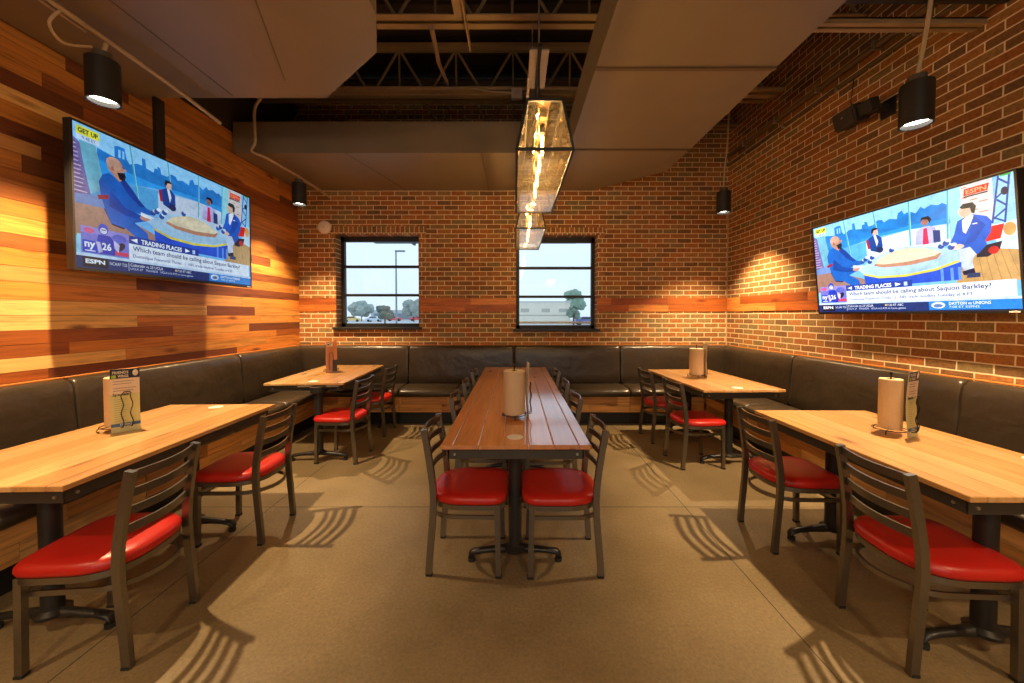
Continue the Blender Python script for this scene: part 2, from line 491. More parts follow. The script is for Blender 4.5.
def joist(y, label, zb=4.05, h=.62):
    t = thing('bar_joist', label, 'joist', (0, y, zb), 0, 'roof joists')
    bm = bm_()
    for s in (-1, 1):
        box(bm, WL, WR, min(s * .012, s * .085), max(s * .012, s * .085), 0, .006)
        box(bm, WL, WR, min(s * .012, s * .018), max(s * .012, s * .018), 0, .065)
    obj('bottom_chord', bm, M_STEELP, t)
    bm = bm_()
    for s in (-1, 1):
        box(bm, WL, WR, min(s * .012, s * .075), max(s * .012, s * .075), h, h + .006)
        box(bm, WL, WR, min(s * .012, s * .018), max(s * .012, s * .018), h - .055, h)
    obj('top_chord', bm, M_STEELP, t)
    n = 9
    for i in range(n):
        x0 = WL + (WR - WL) * i / n; x1 = WL + (WR - WL) * (i + 1) / n; xm = (x0 + x1) / 2
        bm = bm_()
        cyl(bm, (x0, 0, .03), (xm, 0, h - .02), .016, n=8)
        cyl(bm, (xm, 0, h - .02), (x1, 0, .03), .016, n=8)
        cyl(bm, (xm, 0, h - .02), (xm, 0, .03), .012, n=6)
        obj('web_member', bm, M_STEELP, t)
    return t
joist(3.42, 'brown painted open web steel joist in front of the hanging plate')
joist(4.62, 'brown painted open web steel joist over the front edge of the crosswise duct')
joist(5.3, 'brown painted open web steel joist against the back brick wall')
joist(2.2, 'brown painted open web steel joist crossing above the nearer lantern')
joist(1.0, 'brown painted open web steel joist nearest the camera')
joist(-.3, 'brown painted open web steel joist over the entrance end')
# second beam under joist at 4.62
t = tag(obj('strut_channel', (lambda b: (box(b, WL, WR, 4.44, 4.50, 4.0, 4.04), box(b, WL, WR, 4.34, 4.39, 4.0, 4.035), b)[-1])(bm_()), M_STEELP),
        'pair of brown steel channels just before the joist above the crosswise duct', 'channel')
# bridging running away from the camera
bm = bm_(); box(bm, -.52, -.42, 1.9, 3.3, 4.0, 4.012); box(bm, -.43, -.418, 1.9, 3.62, 3.93, 4.01)
tag(obj('bridging_angle', bm, M_STEELP), 'brown steel angle running lengthwise between the roof joists', 'beam')
bm = bm_(); sweep(bm, [(-.75, 3.45, 4.02), (-.80, 4.0, 4.08), (-.78, 4.5, 4.12)], .022, 0, n=8)
tag(obj('bridging_brace', bm, M_CONDUIT), 'pale slanting brace pipe between the two middle roof joists', 'brace')

def duct_obj(name, poly, label, joints, seams=()):
    t = thing(name, label, 'duct')
    bm = bm_(); prism(bm, poly, DB, DT)
    obj('duct_shell', bm, M_DUCT, t)
    for (a, b) in joints:
        a = Vector((*a, 0)); b = Vector((*b, 0)); d = (b - a); L = d.length; ang = math.atan2(d.y, d.x)
        bm = bm_(); M = Matrix.Translation(((a.x + b.x) / 2, (a.y + b.y) / 2, 0)) @ Matrix.Rotation(ang, 4, 'Z')
        box(bm, -L / 2, L / 2, -.014, .014, DB - .014, DB + .01, M)
        obj('flange_joint', bm, M_DUCTD, t)
    for (a, b) in seams:
        a = Vector((*a, 0)); b = Vector((*b, 0)); d = (b - a); L = d.length; ang = math.atan2(d.y, d.x)
        bm = bm_(); M = Matrix.Translation(((a.x + b.x) / 2, (a.y + b.y) / 2, 0)) @ Matrix.Rotation(ang, 4, 'Z')
        box(bm, -L / 2, L / 2, -.004, .004, DB - .003, DB + .01, M)
        obj('standing_seam', bm, M_DUCTD, t)
    return t
duct_obj('supply_duct', [(.585, -3.3), (1.885, -3.3), (1.885, 4.71), (1.09, 5.42), (.585, 5.42)],
         'wide flat painted duct running lengthwise overhead on the brick wall side', [((.585, y), (1.885, y)) for y in (.17, 1.46, 2.76, 4.09)])
duct_obj('return_duct', [(WL + .015, -3.3), (-.83, -3.3), (-.83, 2.28), (-.94, 2.60), (-1.55, 3.135), (WL + .015, 3.135)],
         'wide flat painted duct overhead beside the plank wall, with a clipped corner', [((WL + .015, y), (-.83, y)) for y in (.6,)], [((-2.3, -3.3), (-2.3, 3.1)), ((-1.75, 2.9), (-1.1, 1.2))])
duct_obj('crosswise_duct', [(WL + .015, 4.18), (.583, 4.18), (.583, 5.42), (WL + .015, 5.42)],
         'flat painted duct running across the room along the back wall', [], [((-1.87, 4.18), (-1.55, 5.42)), ((-.37, 4.18), (-.37, 5.42))])
# duct hanger rods on crosswise duct
for x in (-2.78, -1.17, -.1):
    pass

# strut + dark pipe at top right between duct and wall
bm = bm_(); box(bm, 1.89, WR, 2.49, 2.52, 3.33, 3.37); box(bm, 1.89, WR, 2.54, 2.57, 3.33, 3.37); box(bm, 1.89, WR, 2.49, 2.57, 3.36, 3.37)
tag(obj('wall_strut', bm, M_STEELP), 'brown strut channel bridging from the overhead duct to the brick wall', 'channel')
bm = bm_(); sweep(bm, [(1.95, 2.38, 3.42), (WR - .01, 2.38, 3.42)], .045, 0, n=14)
tag(obj('sprinkler_pipe', bm, M_BLACK), 'dark thick pipe running into the brick wall above the downlight', 'pipe')
# conduits along right wall
def conduit_run(label, z, r, y0, y1, ys):
    t = thing('wall_conduit', label, 'conduit', (WR - r - .01, 0, z), 0)
    bm = bm_(); sweep(bm, [(0, y0, 0), (0, y1, 0)], r, 0, n=10); obj('tube', bm, simple('wall_pipe_paint', (.11, .07, .035), .5), t, 40)
    for y in ys:
        bm = bm_(); box(bm, -r * 1.25, r + .008, y - .012, y + .012, -r * 1.3, r * 1.3, bev=.004); obj('clamp', bm, M_BOLT, t)
conduit_run('lower painted conduit clipped along the top of the right brick wall', 3.575, .018, 1.2, 5.4, (2.2, 2.9, 3.6, 4.3, 5.0))
conduit_run('upper thicker painted pipe clipped along the top of the right brick wall', 3.69, .03, 1.2, 5.4, (2.0, 2.6, 3.2, 3.8, 4.4, 5.0))

# ------------------------------------------------------------------ BOOTH BENCHES
def rounded_slab(L, prof, inset=.0, bulge=.012, seams=0):
    """cushion: closed profile (u, z) extruded along +-L/2 with rolled ends"""
    bm = bm_()
    st = [(-L / 2 + .004, .955), (-L / 2 + .012, .985), (-L / 2 + .03, 1.0), (-L / 2 + .12, 1.0), (-L / 4, 1.0), (0, 1.0), (L / 4, 1.0), (L / 2 - .12, 1.0), (L / 2 - .03, 1.0), (L / 2 - .012, .985), (L / 2 - .004, .955)]
    cu = sum(p[0] for p in prof) / len(prof); cz = sum(p[1] for p in prof) / len(prof)
    rings = []
    for i, (a, s) in enumerate(st):
        d = (1 - s)
        ring = []
        for u, z in prof:
            du = (u - cu); dz = (z - cz)
            L2 = math.hypot(du, dz) or 1
            k = d * .35
            ring.append(bm.verts.new((a, u - du / L2 * k, z - dz / L2 * k)))
        rings.append(ring)
    n = len(prof)
    for r0, r1 in zip(rings, rings[1:]):
        for k in range(n): bm.faces.new((r0[k], r0[(k + 1) % n], r1[(k + 1) % n], r1[k]))
    bm.faces.new(rings[0][::-1]); bm.faces.new(rings[-1])
    return bm
# local frame: x along the bench, y from wall (0) out to the room (+), z up
BACKP = [(.004, .50), (.004, .983), (.012, .996), (.04, 1.001), (.068, .996), (.085, .980), (.094, .955), (.104, .90), (.112, .82), (.120, .70), (.128, .60), (.136, .50), (.125, .47), (.03, .47)]
SEATP = [(.10, .375), (.10, .455), (.15, .472), (.28, .482), (.42, .482), (.54, .474), (.588, .460), (.607, .438), (.612, .415), (.606, .39), (.592, .375)]
bench_rnd = random.Random(5)
M_BENCHWOOD = wood_attr_mat('bench_wood', 'X', rough=.5)
def bench(L, loc, rz, label, extend=(0, 0)):
    t = thing('booth_bench', label, 'booth', loc, rz, 'upholstered wall benches')
    obj('back_cushion', rounded_slab(L, BACKP), M_BOOTH, t, 60)
    e0, e1 = extend
    for i in range(2):
        Lh = (L - e0 - e1) / 2
        o = obj('seat_cushion', rounded_slab(Lh, SEATP), M_BOOTH, t, 60); o.location.x = -L / 2 + e0 + Lh * (i + .5)
    bm = bm_(); lay = bm.loops.layers.float_color.new('plank')
    tn = [rgb(222, 162, 92), rgb(206, 142, 74), rgb(230, 176, 108), rgb(196, 134, 74)]
    plank_field(bm, lay, -L / 2 + e0, L / 2 - e1, [(.17, .27), (.27, .372)], lambda a, z, d: (a, .565 + d, z), bench_rnd, lens=(.4, 1.1), tones=tn)
    obj('front_panel', bm, M_BENCHWOOD, t)
    bm = bm_(); box(bm, -L / 2 + e0, L / 2 - e1, .02, .56, .16, .372); box(bm, -L / 2 + e0, L / 2 - e1, .02, .49, 0, .16); obj('plinth', bm, M_BLACK, t)
    bm = bm_(); box(bm, -L / 2, L / 2, .0, .02, .37, .98); obj('back_board', bm, M_BLACK, t)
    bm = bm_(); box(bm, -L / 2, L / 2, .0, .03, 1.001, 1.010, bev=.002); obj('top_ledge', bm, simple('ledge_wood', rgb(196, 124, 60), .5), t)
    return t
G = .002
# back row: local +y must point to world -y  -> rz = pi
for (a, b, s) in ((-3.10, -1.51, 'left corner'), (-1.51, -.014, 'between the windows'), (-.014, 1.495, 'under the right window behind the centre table'), (1.495, 3.05, 'right corner')):
    ex = [0, 0]
    if a < -2.9: ex[1] = .585      # after the half turn the wall side is at +x
    if b > 2.9: ex[0] = .585
    bench(b - a - 2 * G, ((a + b) / 2, WB - .01, 0), PI, 'dark vinyl bench section on the back wall, ' + s, ex)
for (a, b, s) in ((1.03, 2.55, 'nearest the camera, behind the near table'), (2.55, 4.11, 'between the near and far tables'), (4.11, 5.28, 'behind the far corner table')):
    bench(b - a - 2 * G, (WL + .012, (a + b) / 2, 0), -PI / 2, 'dark vinyl bench section along the plank wall, ' + s, [0, 0])
for (a, b, s) in ((.96, 2.48, 'nearest the camera, behind the near table'), (2.48, 4.0, 'between the near and far tables'), (4.0, 5.28, 'behind the far corner table')):
    bench(b - a - 2 * G, (WR - .01, (a + b) / 2, 0), PI / 2, 'dark vinyl bench section along the right brick wall, ' + s, [0, 0])

# ------------------------------------------------------------------ TABLES
PINE = [rgb(222, 170, 106), rgb(214, 158, 94), rgb(228, 180, 118), rgb(208, 150, 88), rgb(218, 164, 100), rgb(224, 172, 110), rgb(214, 160, 92)]
def table(W, L, loc, rz, label, bases, seed, tone=None, group='wood topped dining tables'):
    rn = random.Random(seed)
    t = thing('dining_table', label, 'table', loc, rz, group)
    bm = bm_(); lay = bm.loops.layers.float_color.new('plank')
    ed = [0, .085, .25, .415, .585, .75, .915, 1]
    for i in range(7):
        x0 = -W / 2 + W * ed[i]; x1 = -W / 2 + W * ed[i + 1]; g = .0016
        n0 = len(bm.verts)
        vs = box(bm, x0 + g, x1 - g, -L / 2, L / 2, .736, .76, bev=.003, seg=1)
        c = jitter(rn.choice(tone or PINE), rn, .05)
        for v in vs:
            for fc in v.link_faces:
                for lp in fc.loops: lp[lay] = (*c, 1)
    box(bm, -W / 2 + .01, W / 2 - .01, -L / 2 + .01, L / 2 - .01, .735, .75)
    dark = (.12, .06, .025, 1)
    for fc in bm.faces:
        for lp in fc.loops:
            if lp[lay][3] < .5: lp[lay] = dark
    obj('table_top', bm, M_TABLE, t)
    bm = bm_(); a = .035; 
    for s in (-1, 1):
        box(bm, -W / 2 + a, W / 2 - a, min(s * (L / 2 - a), s * (L / 2 - a - .006)), max(s * (L / 2 - a), s * (L / 2 - a - .006)), .675, .735)
        box(bm, min(s * (W / 2 - a), s * (W / 2 - a - .006)), max(s * (W / 2 - a), s * (W / 2 - a - .006)), -L / 2 + a, L / 2 - a, .675, .735)
    obj('apron', bm, M_APRON, t)
    for sx in (-1, 1):
        for sy in (-1, 1):
            bm = bm_(); cyl(bm, (sx * (W / 2 - .07), sy * (L / 2 - a), .70), (sx * (W / 2 - .07), sy * (L / 2 - a + .005), .70), .007, n=8); obj('apron_bolt', bm, M_BOLT, t)
            bm = bm_(); cyl(bm, (sx * (W / 2 - a), sy * (L / 2 - .08), .70), (sx * (W / 2 - a + .005), sy * (L / 2 - .08), .70), .007, n=8); obj('apron_bolt', bm, M_BOLT, t)
    for bx, by in bases:
        bm = bm_(); lathe(bm, [(0, .07), (.06, .07), (.062, .085), (.040, .10), (.038, .12), (.038, .66), (.075, .68), (.075, .735), (0, .735)], (bx, by, 0), 24)
        b_ = obj('pedestal_column', bm, M_CAST, t, 40)
        bm = bm_(); box(bm, bx - .2, bx + .2, by - .03, by + .03, .72, .735); obj('top_bracket', bm, M_CAST, b_)
        for s in (-1, 1):
            bm = bm_()
            pts = [(bx + s * .03, by, .075), (bx + s * .12, by, .07), (bx + s * .20, by, .062), (bx + s * .25, by, .052), (bx + s * .268, by, .035)]
            ws = [.05, .04, .036, .042, .034]; hs = [.05, .036, .03, .036, .03]
            rings = []
            for (x, y, z), w, h in zip(pts, ws, hs):
                rings.append([bm.verts.new((x, y + math.cos(2 * PI * k / 12) * w / 2 * 1.15, z + math.sin(2 * PI * k / 12) * h / 2)) for k in range(12)])
            for r0, r1 in zip(rings, rings[1:]):
                for k in range(12): bm.faces.new((r0[k], r0[(k + 1) % 12], r1[(k + 1) % 12], r1[k]))
            bm.faces.new(rings[0][::-1]); bm.faces.new(rings[-1])
            ft = obj('base_foot', bm, M_CAST, t, 50)
            bm = bm_(); cyl(bm, (bx + s * .253, by, 0), (bx + s * .253, by, .02), .021, n=14); cyl(bm, (bx + s * .253, by, .02), (bx + s * .253, by, .04), .008, n=8); obj('leveling_glide', bm, M_GLIDE, ft, 40)
    return t
TC = table(.785, 2.93, (.005, 3.385, 0), 0, 'long plank table down the middle of the room, four chairs on each side', [(-.005, -1.23), (-.005, 0), (-.005, 1.2)], 3, [rgb(206, 132, 62), rgb(198, 122, 54), rgb(212, 140, 68)])
TLN = table(.78, 1.37, (-2.185, 2.13, 0), math.radians(1.5), 'pale plank table by the plank wall, nearer the camera', [(.06, -.45), (.06, .32)], 4)
TLF = table(.78, 1.36, (-2.13, 4.38, 0), math.radians(3), 'plank table by the plank wall, in the back corner', [(.16, -.72), (.16, .35)], 5)
TRN = table(.78, 1.27, (2.078, 2.0, 0), math.radians(-.5), 'pale plank table by the right brick wall, nearer the camera', [(-.06, -.42), (-.06, .36)], 6)
TRF = table(.76, 1.30, (2.05, 4.01, 0), math.radians(2), 'plank table by the right brick wall, in the back corner', [(0, -.41), (0, .38)], 8)

# ------------------------------------------------------------------ CHAIRS
def u_path(xf, xb, hw, z, n=14):
    """U shape open to +x: from front (+hw) round the back to front (-hw)"""
    pts = [(xf, hw, z), (xf * .3, hw * 1.0, z)]
    cx = xb + hw * .95
    for i in range(n + 1):
        a = PI / 2 + PI * i / n
        pts.append((cx + math.cos(a) * hw * .95, math.sin(a) * hw, z))
    pts += [(xf * .3, -hw, z), (xf, -hw, z)]
    return pts
def seat_outline():
    pts = []
    F, B, hw, hb = .230, -.205, .212, .175
    import math as m
    # superellipse-like outline: squarer at the front, rounder at the back
    n = 48
    for i in range(n):
        a = 2 * PI * i / n
        ca, sa = math.cos(a), math.sin(a)
        e = .38 if ca > 0 else .72
        ex = .38 if ca > 0 else .78
        x = (abs(ca) ** ex) * (F if ca > 0 else -B) * (1 if ca > 0 else -1)
        y = (abs(sa) ** e) * hw * (1 if sa > 0 else -1)
        pts.append((x, y))
    return pts
def make_chair(label):
    t = thing('dining_chair', label, 'chair', (0, 0, 0), 0, None)
    ol = seat_outline()
    # cushion
    bm = bm_()
    layers = [(.93, .406), (.985, .41), (1.0, .42), (.995, .434), (.965, .446), (.90, .4545), (.72, .459), (.4, .460)]
    rings = [[bm.verts.new((x * s, y * s, z)) for x, y in ol] for s, z in layers]
    n = len(ol)
    for r0, r1 in zip(rings, rings[1:]):
        for k in range(n): bm.faces.new((r0[k], r0[(k + 1) % n], r1[(k + 1) % n], r1[k]))
    bm.faces.new(rings[0][::-1]); bm.faces.new(rings[-1])
    tag(obj('seat', bm, M_RED, t, 60), 'glossy red vinyl seat')
    # seat frame ring
    bm = bm_(); sweep(bm, [(x * .95, y * .95, .393) for x, y in ol], .012, .026, closed=True); obj('seat_frame', bm, M_METAL, t, 40)
    # rear posts = rear legs + back uprights
    for s in (-1, 1):
        bm = bm_()
        pts = [(-.202, s * .176, .0), (-.196, s * .176, .10), (-.184, s * .176, .24), (-.176, s * .176, .34), (-.173, s * .176, .42), (-.177, s * .175, .50), (-.190, s * .173, .60), (-.208, s * .171, .71), (-.226, s * .169, .804)]
        sweep(bm, pts, .024, .034, up=Vector((0, 1, 0)) if False else Vector((1, 0, 0)))
        l = obj('rear_leg', bm, M_METAL, t, 30)
        bm = bm_(); box(bm, -.214, -.184, s * .176 - .014, s * .176 + .014, 0, .012); obj('glide', bm, M_GLIDE, l)
        bm = bm_()
        sweep(bm, [(.184, s * .182, 0), (.180, s * .182, .2), (.176, s * .182, .40)], .026, .028, up=Vector((1, 0, 0)))
        l = obj('front_leg', bm, M_METAL, t, 30)
        bm = bm_(); box(bm, .168, .200, s * .182 - .015, s * .182 + .015, 0, .012); obj('glide', bm, M_GLIDE, l)
    # slats, bowed backwards
    for z, lx in ((.782, -.220), (.707, -.207), (.632, -.195), (.556, -.184)):
        bm = bm_()
        m = 12
        sweep(bm, [(lx - .034 * math.sin(PI * i / m) + .004, -.168 + .336 * i / m, z) for i in range(m + 1)], .010, .034)
        obj('back_slat', bm, M_METAL, t, 40)
    # hoop stretcher and front bar
    bm = bm_(); sweep(bm, u_path(.176, -.225, .166, .322), .010, .022); obj('hoop_stretcher', bm, M_METAL, t, 40)
    bm = bm_(); box(bm, .170, .182, -.17, .17, .311, .333); obj('front_stretcher', bm, M_METAL, t)
    return t
# table-facing direction: chairs right of a table face -x (rz = pi), left face +x
chairs = [
    # x, y, rz, label, group
    (.268, 2.19, PI, 'red seated chair nearest the camera on the right long side of the centre table', 'centre table chairs'),
    (.262, 2.95, PI + .04, 'red seated chair second from the camera on the right of the centre table', 'centre table chairs'),
    (.262, 3.58, PI - .02, 'red seated chair third from the camera on the right of the centre table', 'centre table chairs'),
    (.258, 4.28, PI + .02, 'red seated chair farthest from the camera on the right of the centre table', 'centre table chairs'),
    (-.268, 2.20, -.03, 'red seated chair nearest the camera on the left long side of the centre table', 'centre table chairs'),
    (-.262, 2.99, .02, 'red seated chair second from the camera on the left of the centre table', 'centre table chairs'),
    (-.255, 3.62, .04, 'red seated chair third from the camera on the left of the centre table', 'centre table chairs'),
    (-.245, 4.30, -.02, 'red seated chair farthest from the camera on the left of the centre table', 'centre table chairs'),
    (-1.785, 1.645, PI + .08, 'red seated chair closest to the camera, at the near plank wall table', 'aisle chairs'),
    (-1.79, 2.475, PI + .03, 'red seated chair at the far end of the near plank wall table', 'aisle chairs'),
    (-1.725, 3.755, PI - .05, 'red seated chair at the near end of the far plank wall table', 'aisle chairs'),
    (-1.735, 4.58, PI - .03, 'red seated chair at the back end of the far plank wall table', 'aisle chairs'),
    (1.79, 1.62, -.05, 'red seated chair closest to the camera, at the near brick wall table', 'aisle chairs'),
    (1.765, 2.39, -.02, 'red seated chair at the far end of the near brick wall table', 'aisle chairs'),
    (1.745, 3.63, .07, 'red seated chair at the near end of the far brick wall table', 'aisle chairs'),
    (1.725, 4.34, .05, 'red seated chair at the back end of the far brick wall table', 'aisle chairs'),
]
c0 = None
for x, y, rz, lb, gp in chairs:
    if c0 is None:
        c0 = make_chair(lb); c0.location = (x, y, 0); c0.rotation_euler = (0, 0, rz); c0['group'] = gp
    else:
        dup(c0, (x, y, 0), rz, lb, gp)

# ------------------------------------------------------------------ TABLE TOP THINGS
def towel_stand(loc, rz, label):
    t = thing('towel_stand', label, 'towel holder', loc, rz, 'wire towel stands')
    R_ = .078
    bm = bm_(); sweep(bm, [(math.cos(2 * PI * i / 32) * R_, math.sin(2 * PI * i / 32) * R_, .024) for i in range(32)], .0025, 0, closed=True, n=6)
    sweep(bm, [(-R_, 0, .024), (R_, 0, .024)], .0025, 0, n=6); sweep(bm, [(0, -R_, .024), (0, R_, .024)], .0025, 0, n=6)
    obj('base_ring', bm, M_WIRE, t, 40)
    bm = bm_()
    cyl(bm, (0, 0, .024), (0, 0, .335), .004, n=8); lathe(bm, [(0, .352), (.006, .348), (.008, .342), (.006, .336), (0, .333)], n=10)
    obj('centre_rod', bm, M_WIRE, t, 50)
    for a in (.5, 2.6, 4.7):
        bm = bm_(); x, y = math.cos(a) * R_, math.sin(a) * R_
        sweep(bm, [(x, y, .026), (x * 1.12, y * 1.12, .018), (x * 1.16, y * 1.16, .008), (x * 1.08, y * 1.08, .003), (x, y, .004)], .0028, 0, n=6)
        obj('foot', bm, M_WIRE, t, 40)
    # wavy clip that holds the menu at the +x side
    bm = bm_()
    for s in (-1, 1):
        pts = [(R_ + .030 + .004 * math.sin(i * .9), s * .020 + .004 * math.sin(i * .8), .03 + .19 * i / 14) for i in range(15)]
        sweep(bm, pts, .0026, 0, up=Vector((1, 0, 0)), n=6)
    sweep(bm, [(R_ + .030, -.02, .22), (R_ + .030, -.012, .232), (R_ + .030, .012, .232), (R_ + .030, .02, .22)], .0026, 0, up=Vector((1, 0, 0)), n=6)
    sweep(bm, [(R_ - .005, -.02, .024), (R_ + .03, -.02, .03)], .0026, 0, n=6); sweep(bm, [(R_ - .005, .02, .024), (R_ + .03, .02, .03)], .0026, 0, n=6)
    obj('menu_clip', bm, M_WIRE, t, 40)
    return t
def roll(loc, r, label, h=.283):
    t = thing('paper_towel_roll', label, 'paper towel', loc, random.uniform(0, 6), 'paper towel rolls')
    bm = bm_(); lathe(bm, [(.021, .002), (r - .004, 0), (r, .004), (r, h - .004), (r - .004, h), (.021, h - .001), (.021, .002)], n=40)
    obj('paper_sheets', bm, M_TOWEL, t, 40)
    bm = bm_(); lathe(bm, [(.0205, .001), (.0205, h), (.0185, h), (.0185, .001), (.0205, .001)], n=24); obj('cardboard_core', bm, M_CORE, t, 40)
    return t

def vcol_mat(name, s_emit=0., rough=.5, tint=(1, 1, 1)):
    m, nt, b = newmat(name)
    at = N(nt, 'ShaderNodeAttribute', attribute_name='ink')
    c = at.outputs['Color']
    if s_emit:
        c = mix(nt, 1., c, tint, 'MULTIPLY')
        tc = N(nt, 'ShaderNodeTexCoord'); no = N(nt, 'ShaderNodeTexNoise'); no.inputs['Scale'].default_value = 16; no.inputs['Detail'].default_value = 8
        no.inputs['Roughness'].default_value = .75
        nt.links.new(tc.outputs['Object'], no.inputs['Vector'])
        gr = ramp(nt, [(.35, (.78, .8, .85)), (.5, (1, 1, 1)), (.65, (1.16, 1.14, 1.1))]); nt.links.new(no.outputs['Fac'], gr.inputs[0])
        c = mix(nt, 1., c, gr.outputs[0], 'MULTIPLY')
        nt.links.new(c, b.inputs['Emission Color']); setin(b, Base_Color=(.01, .01, .012), Emission_Strength=s_emit, Roughness=.25)
    else:
        nt.links.new(c, b.inputs['Base Color']); setin(b, Roughness=rough)
    return m
M_PRINT = vcol_mat('printed_card', 0, .4)

class Flat:
    """printed / displayed picture built of flat polygons; (u right, v down) in 0..1 of W x H, facing +x local when stood up"""
    def __init__(s, W, H, f):
        s.bm = bm_(); s.lay = s.bm.loops.layers.float_color.new('ink'); s.W = W; s.H = H; s.f = f; s.k = 0
    def poly(s, pts, col):
        s.k += 1
        pts = [(min(1, max(0, u)), min(1, max(0, v))) for u, v in pts]
        vs = [s.bm.verts.new(s.f(u * s.W, (1 - v) * s.H, s.k)) for u, v in pts]
        try:
            fc = s.bm.faces.new(vs)
        except ValueError:
            return
        for lp in fc.loops:
            q = 1 if len(pts) < 5 else random.uniform(.78, 1.2)
            lp[s.lay] = (*[min(1, c * q) for c in col], 1)
    def rect(s, u0, v0, u1, v1, col): s.poly([(u0, v0), (u1, v0), (u1, v1), (u0, v1)], col)
    def ell(s, u, v, ru, rv, col, n=16, rot=0):
        s.poly([(u + math.cos(2 * PI * i / n) * ru * math.cos(rot) - math.sin(2 * PI * i / n) * rv * math.sin(rot), v + math.cos(2 * PI * i / n) * ru * math.sin(rot) + math.sin(2 * PI * i / n) * rv * math.cos(rot)) for i in range(n)], col)
    def line(s, pts, w, col):
        for (a, b), (c, d) in zip(pts, pts[1:]):
            dx, dy = (c - a) * s.W, (d - b) * s.H; L = math.hypot(dx, dy) or 1
            nx, ny = -dy / L * w / 2 / s.W, dx / L * w / 2 / s.H
            s.poly([(a + nx, b + ny), (c + nx, d + ny), (c - nx, d - ny), (a - nx, b - ny)], col)
    def text(s, txt, u0, v0, u1, v1, col, bold=0.):
        """text fitted into the box"""
        cu = bpy.data.curves.new('t', 'FONT'); cu.body = txt; cu.resolution_u = 2
        if bold: cu.offset = bold
        o = bpy.data.objects.new('t', cu); COL.objects.link(o)
        dg = bpy.context.evaluated_depsgraph_get(); me = bpy.data.meshes.new_from_object(o.evaluated_get(dg))
        xs = [v.co.x for v in me.vertices]; ys = [v.co.y for v in me.vertices]
        x0, x1, y0, y1 = min(xs), max(xs), min(ys), max(ys)
        s.k += 1
        vs = [s.bm.verts.new(s.f((u0 + (v.co.x - x0) / (x1 - x0) * (u1 - u0)) * s.W, (1 - (v1 - (v.co.y - y0) / (y1 - y0) * (v1 - v0))) * s.H, s.k)) for v in me.vertices]
        for p in me.polygons:
            try: fc = s.bm.faces.new([vs[i] for i in p.vertices])
            except ValueError: continue
            for lp in fc.loops: lp[s.lay] = (*col, 1)
        bpy.data.objects.remove(o); bpy.data.curves.remove(cu); bpy.data.meshes.remove(me)
    def done(s, name, mat, parent):
        me = bpy.data.meshes.new(name); s.bm.to_mesh(me); s.bm.free(); me.materials.append(mat)
        o = bpy.data.objects.new(name, me); COL.objects.link(o); o.parent = parent
        return o

def menu(loc, rz, label, style=0, W=.12, H=.362, lean=.10):
    t = thing('menu_card', label, 'menu', loc, rz, 'table menus')
    bm = bm_()
    def bend(y, z, d=0): return (-.02 * math.sin(PI * z / H) * .5 - lean * z * .0 + d, y, z)
    nz = 8
    for sgn in (0,):
        a = []
        for i in range(nz + 1):
            z = H * i / nz
            a.append([bm.verts.new(bend(-W / 2, z)), bm.verts.new(bend(W / 2, z)), bm.verts.new(bend(W / 2, z, -.003)), bm.verts.new(bend(-W / 2, z, -.003))])
        for r0, r1 in zip(a, a[1:]):
            for k in range(4): bm.faces.new((r0[k], r0[(k + 1) % 4], r1[(k + 1) % 4], r1[k]))
        bm.faces.new(a[0][::-1]); bm.faces.new(a[-1])
    obj('card', bm, simple('menu_stock', (.62, .56, .42), .5), t, 40)
    navy, cream, green, white = rgb(30, 38, 66), rgb(222, 208, 190), rgb(196, 200, 150), rgb(235, 230, 220)
    F = Flat(W, H, lambda x, z, k: bend(x - W / 2, z, .0008 + k * .00012))
    def strips(v0, v1, col, u0=0., u1=1.):
        n = 8; 
        for i in range(n):
            a, b = v0 + (v1 - v0) * i / n, v0 + (v1 - v0) * (i + 1) / n
            F.poly([(u0, a), (u1, a), (u1, b), (u0, b)], col)
            if i < n - 1: F.k -= 1
    if style == 0:
        strips(.0, .15, navy); strips(.15, .40, cream); strips(.40, 1, green)
        F.ell(.86, .07, .10, .05, white)
        F.text('FRIENDS', .08, .03, .62, .075, white, .02); F.text('WINGS', .26, .09, .62, .135, white, .02)
        F.rect(.05, .09, .2, .14, rgb(150, 190, 70))
        for v in (.19, .23, .30, .34): F.rect(.1, v, .9 - (v * 7 % 1) * .3, v + .008, rgb(120, 100, 100))
        F.text('Specials', .08, .38, .62, .44, navy, .03)
        for i in range(11): F.rect(.12, .48 + i * .034, .55 - (i * 37 % 5) * .03, .487 + i * .034, rgb(140, 150, 110))
        F.rect(.0, .86, 1, .91, rgb(60, 100, 160)); F.text('DRINKS', .3, .868, .7, .902, white)
    else:
        strips(0, 1, rgb(200, 140, 96)); F.rect(.1, .04, .6, .15, white)
        F.text('M', .16, .055, .34, .14, navy, .02); F.text('T', .36, .055, .54, .14, navy, .02)
        for i in range(22): F.rect(.15, .2 + i * .034, .88 - (i * 31 % 7) * .05, .208 + i * .034, rgb(140, 92, 62))
        F.rect(.6, .6, 1, .97, rgb(46, 26, 22))
    F.done('printed_face', M_PRINT, t)
    return t

